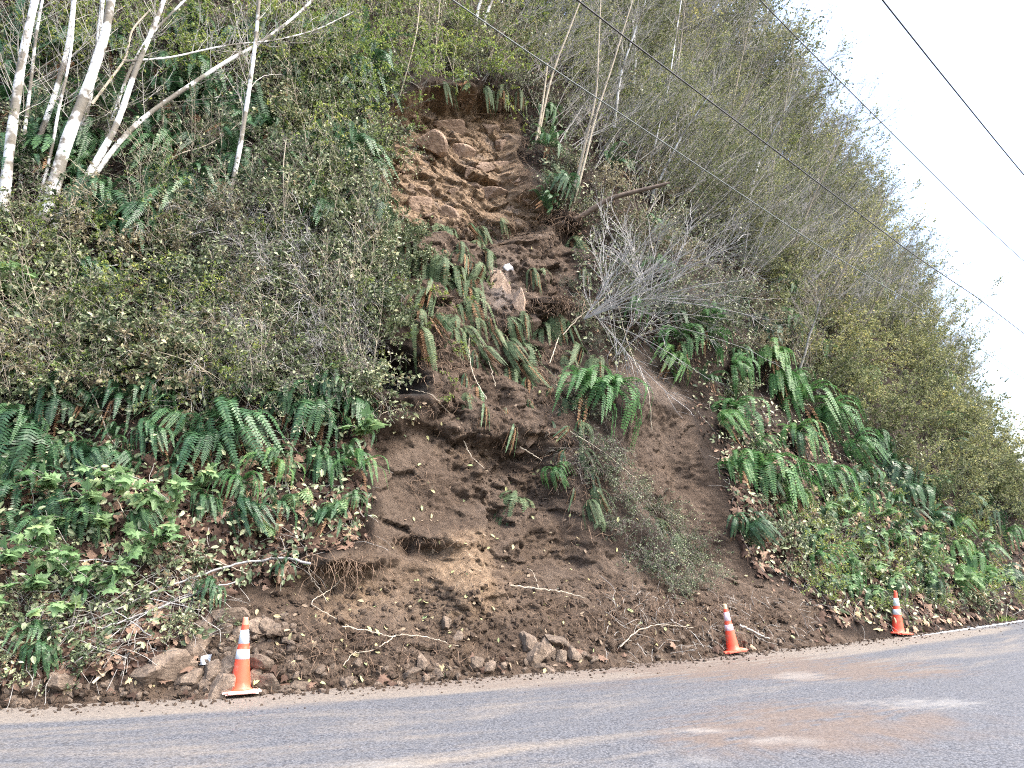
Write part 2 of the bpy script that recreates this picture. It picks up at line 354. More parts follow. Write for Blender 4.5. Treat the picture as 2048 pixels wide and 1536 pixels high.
    # lip of soil over the lower pit, earthen buttress, root wad, scarp lip, pit under the lip
    for b in ((690, 1118, 75, 22, -.45), (940, 1110, 45, 60, -.38), (935, 1190, 36, 70, -.30), (860, 1075, 110, 20, -.35), (1095, 612, 55, 26, -.55), (1180, 640, 40, 30, -.15),
              (1090, 425, 60, 34, -.42), (930, 170, 130, 22, -.35), (820, 1200, 90, 60, .32), (690, 1190, 70, 50, .28), (800, 800, 90, 14, -.25), (905, 740, 26, 90, -.28),
              (1060, 850, 60, 38, -.25), (925, 955, 60, 40, -.18), (1015, 585, 26, 45, -.12), (1160, 460, 40, 45, .5), (1055, 250, 14, 34, .5), (1060, 305, 12, 22, .45),
              (250, 520, 70, 30, .6), (120, 600, 60, 50, .35), (1265, 720, 40, 60, .2), (560, 1250, 120, 60, -.1), (400, 980, 70, 50, .4), (1500, 760, 80, 60, .25), (1400, 960, 30, 40, .2)):
        D += blob(*b)
    V += NN * D[:, None]
    # debris apron: spreads over the road edge in an uneven line
    low = 1 - sstep(.0, .9, zz); ap = .12 * fbm(np.c_[V[:, :2], V[:, 2] * 0], .8, 4, off=2) - .05
    V -= NN * (low * ap)[:, None]
    V[:, 2] += sstep(.05, .5, zz) * (1 - sstep(.6, 1.6, zz)) * (.10 * fbm(V, 3.2, 4) + .05)
    V += .012 * np.stack([perlin(V * 16 + k * 7.7) for k in range(3)], 1)
    a, b = len(s), len(t); I = np.arange(a * b).reshape(a, b)
    F = np.stack([I[:-1, :-1], I[1:, :-1], I[1:, 1:], I[:-1, 1:]], -1).reshape(-1, 4)
    mb = MB(); mb.add(V, F); me = mb.mesh('hillside', M_HILL, True)
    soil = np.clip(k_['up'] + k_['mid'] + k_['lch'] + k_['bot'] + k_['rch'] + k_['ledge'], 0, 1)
    n1 = fbm(V, 2.0, 4, off=21); n2 = fbm(V, .9, 3, off=41)
    warm = k_['up'] * (1 - .75 * sstep(400, 470, py)) * (.7 + .3 * sstep(-.3, .3, n1)) \
        + np.clip(blob(940, 1120, 60, 110, 1.3) - .25 + n1 * .6, 0, .75) * k_['bot'] + np.clip(blob(850, 1190, 190, 70, .45) + n1 * .2, 0, .3) * k_['bot'] + np.clip(blob(700, 1190, 110, 80, .9) - .45 + n1 * .4, 0, .4) \
        + np.clip(blob(960, 900, 90, 60, .6) - .35 + n1 * .5, 0, .3)
    rock = np.clip(k_['up'] * sstep(.15, .4, n1) * .5 + k_['rch'] * .08 * sstep(-.1, .3, n2) + k_['ledge'] * .2 + blob(1010, 580, 30, 50, .8), 0, 1)
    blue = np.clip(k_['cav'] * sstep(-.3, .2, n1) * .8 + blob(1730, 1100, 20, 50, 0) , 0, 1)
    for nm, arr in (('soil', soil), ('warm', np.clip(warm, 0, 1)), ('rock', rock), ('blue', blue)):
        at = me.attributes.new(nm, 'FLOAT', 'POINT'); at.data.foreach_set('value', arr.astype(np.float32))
    o = link('hillside', me); tag(o, kind='structure')
    Vc = V.reshape(a, b, 3)[::2, ::2]; a2, b2 = Vc.shape[:2]; I = np.arange(a2 * b2).reshape(a2, b2)
    F = np.stack([I[:-1, :-1], I[1:, :-1], I[1:, 1:], I[:-1, 1:]], -1).reshape(-1, 4)
    return BVHTree.FromPolygons(Vc.reshape(-1, 3).tolist(), F.tolist())
BVH = build_hill()
EYE = Vector((0, 0, CAM_H))
def hit(px, py):
    """the point of the hillside (or of the road) seen at a place of the photograph, and its normal"""
    d = ray(px, py); h = BVH.ray_cast(EYE, d, 200)
    if h[0] is None or (d.z < 0 and -CAM_H / d.z < h[3]):
        if d.z < 0: return EYE + d * (-CAM_H / d.z), Vector((0, 0, 1))
        return None, None
    n = h[1]; return h[0], (n if n.dot(d) < 0 else -n)
def yaw(p):
    """angle of the hill's outward direction: local -Y points out of the slope, local +X along the road"""
    k = int(np.argmin((EC[:, 0] - p[0]) ** 2 + (EC[:, 1] - p[1]) ** 2)); return math.atan2(ET[k, 1], ET[k, 0])

# ------------------------------------------------------------------ road, ground
def build_road():
    ds = np.concatenate([np.arange(-38, -9, .4), np.arange(-9, 10, .045), np.arange(10, 26, .1), np.arange(26, 70, .5)])
    dd = np.concatenate([np.arange(-1.0, 4.2, .045), np.arange(4.2, 8.6, .2)])       # distance from the edge towards the camera
    p, nn = edge(ds); V = np.zeros((len(ds), len(dd), 3)); V[..., :2] = p[:, None] - nn[:, None] * dd[None, :, None]
    V = V.reshape(-1, 3); SS, DD = [a.ravel() for a in np.meshgrid(ds, dd, indexing='ij')]
    V[:, 2] = .035 * np.sin(np.clip(DD + .4, 0, 8) / 8 * math.pi) - .02
    a, b = len(ds), len(dd); I = np.arange(a * b).reshape(a, b)
    F = np.stack([I[:-1, 1:], I[1:, 1:], I[1:, :-1], I[:-1, :-1]], -1).reshape(-1, 4)
    mb = MB(); mb.add(V, F); me = mb.mesh('road', M_ROAD, True)
    px, py = proj(V)
    wv = .35 * fbm(np.c_[SS * .3, DD * .5, 0 * SS], 1, 3, off=13); st = np.c_[SS * .22 + wv, DD * 1.6 + wv * 2, 0 * SS]; st2 = np.c_[SS * .9 + DD * .7, DD * 5 + wv * 6, 0 * SS + 3]
    streak = .6 * fbm(st, 1, 4, off=3) + .5 * fbm(st2, 1, 4, off=8)
    near = 1 - sstep(.1, 1.5, DD + .35 * fbm(st, 1, 3))                                # mud by the slope
    near *= 1 - .85 * sstep(9.5, 13.5, SS)
    band = np.exp(-((DD - 1.05 - .12 * np.sin(SS * .4)) / .2) ** 2) * (1 - .6 * near)    # cleaner wheel track
    dust = sstep(.12, .95, .75 * near + .36 + .85 * streak - .45 * band - .38 * sstep(2.1, 3.4, DD) * sstep(-2, 1, SS) - .5 * sstep(8, 14, SS) * sstep(.5, 0, DD) - .25 * sstep(11, 16, SS))
    fine = fbm(np.c_[SS * 1.1, DD * 9, 0 * SS], 1, 4, off=5)
    fine2 = fbm(np.c_[SS * 5, DD * 14, 0 * SS], 1, 3, off=15)
    def el(x, y, rx, ry, a): return a * np.clip(np.exp(-.5 * (((px - x) / rx) ** 2 + ((py - y) / ry) ** 2)) * (1.3 + 2.2 * fine + 1.2 * fine2) - .25, 0, 1)
    mud = np.clip(el(1530, 1335, 210, 16, 1.6) + el(1700, 1345, 160, 11, 1.3) + el(1640, 1455, 210, 36, 1.3) + el(1480, 1480, 120, 26, .6) + el(860, 1368, 420, 9, .45) + el(1250, 1345, 260, 12, .35) + .5 * np.clip(near - .5, 0, 1), 0, 1)
    pale = np.clip(el(1600, 1352, 45, 6, .9) + el(1850, 1408, 80, 9, .9) + el(1405, 1462, 45, 4, 1) + el(1555, 1480, 50, 5, .9) + el(1380, 1525, 50, 8, .7) + el(760, 1530, 60, 6, .6) + el(1710, 1405, 40, 5, .5), 0, 1)
    for nm, arr in (('dust', dust), ('mud', mud), ('pale', pale)):
        at = me.attributes.new(nm, 'FLOAT', 'POINT'); at.data.foreach_set('value', arr.astype(np.float32))
    tag(link('road', me), kind='structure')
def road_mat():
    m, n, l, bs = mat('asphalt'); geo = N(n, 'ShaderNodeNewGeometry'); P = geo.outputs['Position']
    def A(a): x = N(n, 'ShaderNodeAttribute', attribute_name=a); return x.outputs['Fac']
    g = noise(n, l, P, 26, 4, .85); vo = N(n, 'ShaderNodeTexVoronoi'); vo.inputs['Scale'].default_value = 40; l.new(P, vo.inputs['Vector'])
    g2 = noise(n, l, P, 7, 5, .7)
    st = ramp(n, l, vo.outputs['Distance'], [(.12, (.20, .205, .22)), (.4, (.062, .067, .08)), (.8, (.02, .023, .03))])
    st = mixc(n, l, ramp(n, l, g, [(.42, (0,)), (.62, (.85,))]), st, (.12, .126, .14))
    g3 = noise(n, l, P, 1.7, 4, .6); st = mixc(n, l, ramp(n, l, g3, [(.35, (0,)), (.65, (.35,))]), st, (.085, .088, .095))
    dd = math_(n, l, 'ADD', A('dust'), math_(n, l, 'MULTIPLY', math_(n, l, 'SUBTRACT', g2, .5), .9), True)
    dd = math_(n, l, 'MULTIPLY', dd, math_(n, l, 'ADD', .55, math_(n, l, 'MULTIPLY', g, .6)), True)
    c = mixc(n, l, dd, st, ramp(n, l, g, [(.3, (.115, .10, .083)), (.7, (.245, .215, .18))]))
    c = mixc(n, l, math_(n, l, 'MULTIPLY', A('mud'), math_(n, l, 'ADD', .5, math_(n, l, 'MULTIPLY', g2, .6)), True), c, ramp(n, l, g, [(.3, (.07, .052, .042)), (.7, (.165, .13, .108))]))
    c = mixc(n, l, math_(n, l, 'MULTIPLY', A('pale'), math_(n, l, 'MULTIPLY', g2, .75), True), c, (.28, .275, .26))
    l.new(c, bs.inputs['Base Color']); bs.inputs['Roughness'].default_value = .85; bs.inputs['Specular IOR Level'].default_value = .3
    bump(n, l, bs, math_(n, l, 'ADD', g, vo.outputs['Distance']), .006, .5)
    return m
M_ROAD = road_mat(); build_road()
M_GROUND = plain('far_ground', (.09, .08, .055), .95, .3, .8)
g = MB(); g.add([(-400, -400, -.2), (400, -400, -.2), (400, 500, -.2), (-400, 500, -.2)], [[0, 1, 2, 3]]); tag(g.obj('ground', M_GROUND), kind='structure')
# white edge line, its left end buried under the mud
M_LINE = plain('line_paint', (.62, .66, .70), .6, .1, 9, (.25, .23, .2), .66)
sl = np.arange(9.2, 60, .15); p, nn = edge(sl); mb = MB(); w = np.clip((sl - 9.2) / 2.0, .12, 1) * .055; ctr = .12 + .02 * np.sin(sl)
a_ = p - nn * (ctr - w)[:, None]; b_ = p - nn * (ctr + w)[:, None]; zc = .035 * np.sin((ctr + .4) / 8 * math.pi) - .014
V = np.concatenate([np.c_[a_, zc], np.c_[b_, zc]]); k = np.arange(len(sl) - 1); mb.add(V, np.stack([k + len(sl), k + 1 + len(sl), k + 1, k], 1))
tag(mb.obj('edge_line', M_LINE), kind='structure')

# ------------------------------------------------------------------ plants: growing machinery
class Plant:
    def __init__(s, seed): s.w = MB(); s.rg = np.random.default_rng(seed); s.lo = []; s.ld = []; s.ls = []
    def grow(s, o, d, L, n=6, wob=.12, bend=(0, 0, 0)):
        P = [np.array(o, float)]; d = nrm(np.array(d, float)); bend = np.array(bend, float)
        for _ in range(n): d = nrm(d + s.rg.normal(size=3) * wob + bend / n); P.append(P[-1] + d * L / n)
        return np.array(P)
    def stem(s, P, r0, r1, sides=3, m=0): tube(s.w, P, np.linspace(r0, r1, len(P)), sides, m, cap=False)
    def side(s, P, n, L, r, ang=.8, bend=(0, 0, .2), lvl=1, leaves=4, lsz=.035, t0=.15, wob=.16, sub=3, lspread=1., up=.25):
        T = nrm(np.gradient(P, axis=0)); rg = s.rg
        for _ in range(n):
            t = rg.uniform(t0, 1) * (len(P) - 1); i = min(int(t), len(P) - 2); o = P[i] + (P[i + 1] - P[i]) * (t - i)
            q = rg.normal(size=3); q -= T[i] * (q @ T[i]); q = nrm(q)
            d = T[i] * math.cos(ang) + q * math.sin(ang) + np.array([0, 0, up]); l = L * rg.uniform(.5, 1.15) * (1.15 - .5 * t / len(P))
            Q = s.grow(o, d, l, 4 if lvl else 3, wob, bend); s.stem(Q, r, r * .45)
            if lvl > 0: s.side(Q, sub, L * .45, r * .6, ang, bend, lvl - 1, leaves, lsz, .1, wob, sub, lspread, up)
            if leaves: s.leaves(Q, leaves, lsz, lspread)
    def leaves(s, Q, n, sz, spread=1.):
        rg = s.rg; k = rg.poisson(n)
        if not k: return
        t = rg.uniform(.1, 1, k) * (len(Q) - 1); i = np.minimum(t.astype(int), len(Q) - 2); f = (t - i)[:, None]
        T = nrm(Q[i + 1] - Q[i]); s.lo.append(Q[i] * (1 - f) + Q[i + 1] * f)
        s.ld.append(T * .5 + rg.normal(size=(k, 3)) * .6 * spread + np.array([0, -.25, -.15])); s.ls.append(sz * rg.uniform(.55, 1.3, k))
    def leafmesh(s, name, mat_, tv=SLEAF_V, tf=SLEAF_F, roll=.8):
        mb = MB()
        if s.lo:
            O = np.concatenate(s.lo); X, Y, Z = leaf_axes(np.concatenate(s.ld), s.rg, roll); stamp(mb, tv, tf, O, X, Y, Z, np.concatenate(s.ls))
        return mb.mesh(name, mat_)

def bush(seed, n, L, r, dirc=(0, -.7, .7), fan=.8, bend=(0, -.3, -.6), nt=6, tl=.35, lvl=1, sub=2, leaves=5, lsz=.035, wob=.14, base=.12, ang=.8, tw=.0035, spread=1., up=.25, t0=.15):
    p = Plant(seed); rg = p.rg
    for _ in range(n):
        d = nrm(np.array(dirc) + rg.normal(size=3) * fan * np.array([1, .7, .7])); l = rg.uniform(*L)
        P = p.grow(rg.normal(size=3) * base * np.array([1, .3, .6]), d, l, 7, wob, bend); p.stem(P, r, r * .35, 4 if r > .012 else 3)
        p.side(P, nt, l * tl, tw, ang, (bend[0] * .6, bend[1] * .6, bend[2] * .5), lvl, leaves, lsz, t0, .2, sub, spread, up)
    return p
def variants(kind, k, f, wood, leafm, tv=SLEAF_V, tf=SLEAF_F, roll=.8):
    out = []
    for i in range(k):
        p = f(i); out.append((p.w.mesh(kind + '_stems', wood), p.leafmesh(kind + '_leaves', leafm, tv, tf, roll) if leafm else None))
    return out
KIND = {}
KIND['thicket'] = variants('shrub', 5, lambda i: bush(100 + i, 20, (.5, 1.2), .006, (0, -.8, .5), .9, (0, -.2, -.9), 6, .36, 1, 2, 3.6, .095, base=.25), M_TWIG, M_SMALL)
KIND['brownthicket'] = variants('shrub', 4, lambda i: bush(120 + i, 22, (.5, 1.2), .005, (0, -.7, .5), .9, (0, -.2, -1.1), 7, .40, 1, 3, 1.6, .06, base=.3), M_TWIG, M_SMALL)
KIND['drab'] = variants('shrub', 3, lambda i: bush(130 + i, 18, (.5, 1.3), .006, (0, -.7, .6), .9, (0, -.2, -.8), 7, .38, 1, 3, 3, .07, base=.3), M_STEM, M_DRAB)
KIND['yellow'] = variants('shrub', 4, lambda i: bush(140 + i, 10, (.9, 2.0), .008, (0, -.5, .9), .6, (0, -.4, -.5), 7, .32, 1, 2, 5, .072, base=.15), M_STEM, M_YELLOW, LEAF_V, LEAF_F, .6)
KIND['sapling'] = variants('shrub', 5, lambda i: bush(160 + i, 6, (2.8, 5.0), .018, (.5, -.3, 1.), .22, (.25, -.2, .0), 24, .24, 1, 5, 3.2, .08, base=.3, ang=.5, tw=.005, wob=.07, up=.2, t0=.2), M_STEM, M_OLIVE)
KIND['saplingyellow'] = variants('shrub', 3, lambda i: bush(170 + i, 4, (2.4, 4.2), .015, (.45, -.3, 1.), .25, (.2, -.2, .0), 18, .26, 1, 4, 3.4, .105, base=.3, ang=.55, tw=.005, wob=.07, up=.2, t0=.2), M_STEM, M_YELLOW, LEAF_V, LEAF_F)
KIND['saplingbare'] = variants('shrub', 4, lambda i: bush(180 + i, 8, (2.6, 5.0), .017, (.55, -.3, 1.), .25, (.3, -.2, -.1), 22, .26, 1, 5, 1.0, .045, base=.3, ang=.5, tw=.0048, wob=.08, up=.15), M_DEADW, M_OLIVE)
KIND['leafy'] = variants('shrub', 4, lambda i: bush(200 + i, 12, (1.0, 2.3), .009, (.35, -.4, .9), .5, (.2, -.2, -.2), 9, .33, 1, 3, 4.6, .085, base=.25), M_TWIG, M_OLIVE)
KIND['cane'] = variants('shrub', 5, lambda i: bush(300 + i, 7, (1.2, 2.8), .007, (.1, -.45, 1.), .38, (0, -.3, -.3), 9, .2, 1, 2, 1.3, .08, base=.3, wob=.09, tw=.004), M_TAN, M_SMALL)
KIND['bare'] = variants('shrub', 4, lambda i: bush(220 + i, 16, (.7, 1.8), .006, (0, -.7, .4), .9, (0, -.2, -1.0), 7, .4, 1, 3, .15, .03, base=.2, wob=.2), M_DEADW, M_SMALL)
KIND['barebrown'] = variants('shrub', 2, lambda i: bush(226 + i, 12, (.7, 1.8), .005, (0, -.7, .4), .9, (0, -.2, -1.0), 5, .4, 1, 2, .3, .05, base=.2, wob=.14, tw=.003), M_TWIG, M_SMALL)
KIND['crown'] = variants('tree', 4, lambda i: bush(240 + i, 3, (4.2, 6.5), .035, (.12, -.1, 1.), .12, (.05, 0, .1), 28, .26, 1, 5, 3.6, .09, base=.15, ang=.75, tw=.008, wob=.05, up=.3, t0=.25), M_ALDER, M_OLIVE)
def sprigf(i):
    p = Plant(260 + i)
    for _ in range(5):
        d = np.array([p.rg.normal() * .7, -.7, .5 + .3 * p.rg.random()]); P = p.grow((p.rg.normal() * .06, 0, 0), d, p.rg.uniform(.35, .75), 5, .12, (0, -.2, -.5)); p.stem(P, .005, .003)
        for _ in range(9): p.leaves(P, .9, .17, .9)
    return p
KIND['maple'] = variants('plant', 4, sprigf, M_STEM, M_LIME, MAPLE_V, MAPLE_F, .45)
KIND['sprig'] = variants('plant', 4, lambda i: bush(280 + i, 7, (.15, .4), .004, (0, -.7, .6), .8, (0, -.1, -.6), 3, .4, 0, 0, 6, .06, base=.05), M_TWIG, M_YELLOW, LEAF_V, LEAF_F, .6)

# sword fern: arching fronds of narrow leaflets, hanging down the slope
def frond(mb, rg, o, az, el, L, W, hang, npin=26, m=0, wide=.82, curl=0.):
    n = 13; P = [np.array(o, float)]; e = el; a = az
    for k in range(n):
        e = max(e - hang * (k + 1.5) / n * .30, -1.45); a += curl / n
        P.append(P[-1] + L / n * np.array([math.cos(e) * math.cos(a), math.cos(e) * math.sin(a), math.sin(e)]))
    P = np.array(P); tube(mb, P, np.linspace(.0045, .0018, n + 1), 3, m, cap=False)
    t = np.linspace(.09, .995, npin); idx = t * n; i = np.minimum(idx.astype(int), n - 1); f = (idx - i)[:, None]
    C = P[i] * (1 - f) + P[i + 1] * f; T = nrm(P[i + 1] - P[i]); hz = np.array([-math.sin(az), math.cos(az), 0.])
    Sd = nrm(hz - T * (T @ hz)[:, None]); Up = np.cross(T, Sd); Up *= np.sign(Up[:, 2:3] + 1e-6)
    w = W * np.minimum(1, (t / .22) ** .6) * np.clip((1 - t) / .62, 0, 1) ** .55 * rg.uniform(.88, 1.08, npin)
    sp = L / npin * wide
    for sg in (-1, 1):
        D = nrm(Sd * sg + T * .32 + Up * rg.normal(.02, .10, npin)[:, None] - np.array([0, 0, .12]))
        tip = C + D * w[:, None]; mid = C + D * (w * .4)[:, None] + Up * (w * .05)[:, None]
        A = C - T * sp * .34; B = mid - T * sp * .42; E = mid + T * sp * .5; G = C + T * sp * .34
        V = np.stack([A, B, tip, E, G], 1).reshape(-1, 3); b = np.arange(npin) * 5
        mb.add(V, np.concatenate([np.stack([b, b + 1, b + 3, b + 4], 1)]), m); nb = len(V)
        mb.F[3].append(np.stack([b + 1, b + 2, b + 3], 1) + mb.n - nb); mb.M[3].append(np.full(npin, m))
def fern_mesh(seed, n, L, W, hang, el=(.2, 1.1), fan=1.5, npin=26, dead=4, mg=None):
    rg = np.random.default_rng(seed); g = MB(); d = MB()
    for k in range(n):
        az = -math.pi / 2 + (k / (n - 1) * 2 - 1) * fan + rg.normal() * .15
        frond(g, rg, rg.normal(size=3) * .025, az, rg.uniform(*el), rg.uniform(.72, 1.12) * L, W * rg.uniform(.85, 1.1), hang * rg.uniform(.8, 1.25), npin, curl=rg.normal() * .35)
    for k in range(dead):
        frond(d, rg, (rg.normal() * .03, 0, -.03), -math.pi / 2 + rg.normal() * .7, rg.uniform(-.9, -.2), L * rg.uniform(.5, .9), W * .55, hang * 1.2, 16)
    return g.mesh('fern_fronds', mg or M_FERN), d.mesh('fern_dead_fronds', M_FDEAD)
KIND_F = 6
FERN = {
 'dark': [fern_mesh(i, 11 + 2 * i, 1., .085 + .004 * i, 1.1 + .22 * i, (.1 - .1 * (i % 3), 1.2), 1.2 + .15 * (i % 4), dead=2 + i) for i in range(6)],
 'bright': [fern_mesh(10 + i, 13 + 2 * i, 1., .078 + .004 * i, 1.4 + .25 * i, (-.1, 1.1), 1.1 + .12 * i, dead=2 + i, mg=M_FERNB) for i in range(5)],
 'hang': [fern_mesh(20 + i, 6 + i, 1., .085, 2.0, (-.9, .2), 1.1, dead=4 + i, mg=M_FHANG) for i in range(5)],
 'strap': [fern_mesh(30 + i, 10, 1., .065, 1.5, (.3, 1.1), 1.5, 40, dead=2, mg=M_FERNB) for i in range(2)],
 'brown': [fern_mesh(40 + i, 3, .8, .05, 2.6, (-.9, -.3), .6, dead=13) for i in range(2)],
 'maiden': [fern_mesh(50 + i, 9, .5, .16, 1.3, (.3, 1.), 1.4, 11, dead=0, mg=M_LIME) for i in range(2)]}
prng = np.random.default_rng(99)
def set_out(root, p, sc, rz=None):
    root.location = p; root.rotation_euler = (0, 0, yaw(p) + (prng.normal() * .3 if rz is None else rz)); root.scale = (sc,) * 3
def fern(kind, px, py, size, label, group=None):
    p, nn = hit(px, py)
    if p is None: return
    g, d = FERN[kind][prng.integers(len(FERN[kind]))]; sc = size * (p - EYE).length / FPX
    root = empty('sword_fern' if kind != 'maiden' else 'maidenhair_fern', label, 'fern', group=group)
    set_out(root, p + nn * (.05 if kind in ('hang', 'brown') else .16), sc); root.rotation_euler = (prng.normal() * .22, prng.normal() * .3, root.rotation_euler[2] + prng.normal() * .3); link('fronds', g, root)
    if len(d.polygons): link('dead_fronds', d, root)
    return root
def plant(kind, px, py, sc, label, cat, name, group=None, rz=None, out=.02):
    p, nn = hit(px, py)
    if p is None: return
    if kind == 'maple': out = .22
    w, lf = KIND[kind][prng.integers(len(KIND[kind]))]
    root = empty(name, label, cat, group=group); set_out(root, p + nn * out, sc, rz)
    link('stems' if cat != 'tree' else 'trunk', w, root)
    if lf is not None and len(lf.polygons): link('foliage' if cat != 'tree' else 'crown', lf, root)
    return root
HOLES = [[(680, 665), (790, 655), (860, 700), (870, 800), (800, 810), (690, 780)], [(195, 495), (330, 490), (350, 560), (220, 585)], [(95, 570), (190, 560), (200, 650), (110, 650)], [(330, 520), (420, 500), (430, 560), (340, 580)], [(370, 960), (430, 950), (440, 1030), (380, 1030)], [(20, 60), (120, 60), (110, 130), (20, 130)]]
def scatter(poly, n, mind, avoid=-6, keep=None):
    P = np.array(poly); lo, hi = P.min(0), P.max(0); out = []
    C = prng.uniform(lo, hi, (n * 25, 2)); ok = polydist(C[:, 0], C[:, 1], poly) > 0
    if avoid is not None:
        for k in POLY: ok &= polydist(C[:, 0], C[:, 1], POLY[k]) < avoid
        for h_ in HOLES: ok &= polydist(C[:, 0], C[:, 1] + 45, h_) < 18
    for c in C[ok]:
        if all((c[0] - q[0]) ** 2 + (c[1] - q[1]) ** 2 > mind * mind for q in out):
            out.append(c)
            if len(out) >= n: break
    return out
def fill(kind, poly, n, mind, sc, label, cat, name, avoid=-6, rz=None):
    for x, y in scatter(poly, n, mind, avoid): plant(kind, x, y, prng.uniform(*sc), label, cat, name, label_group(label), rz)
def crest(x):
    y = -700
    while hit(x, y)[0] is None and y < 1200: y += 12
    return y
def label_group(label): return 'look-alikes: ' + label

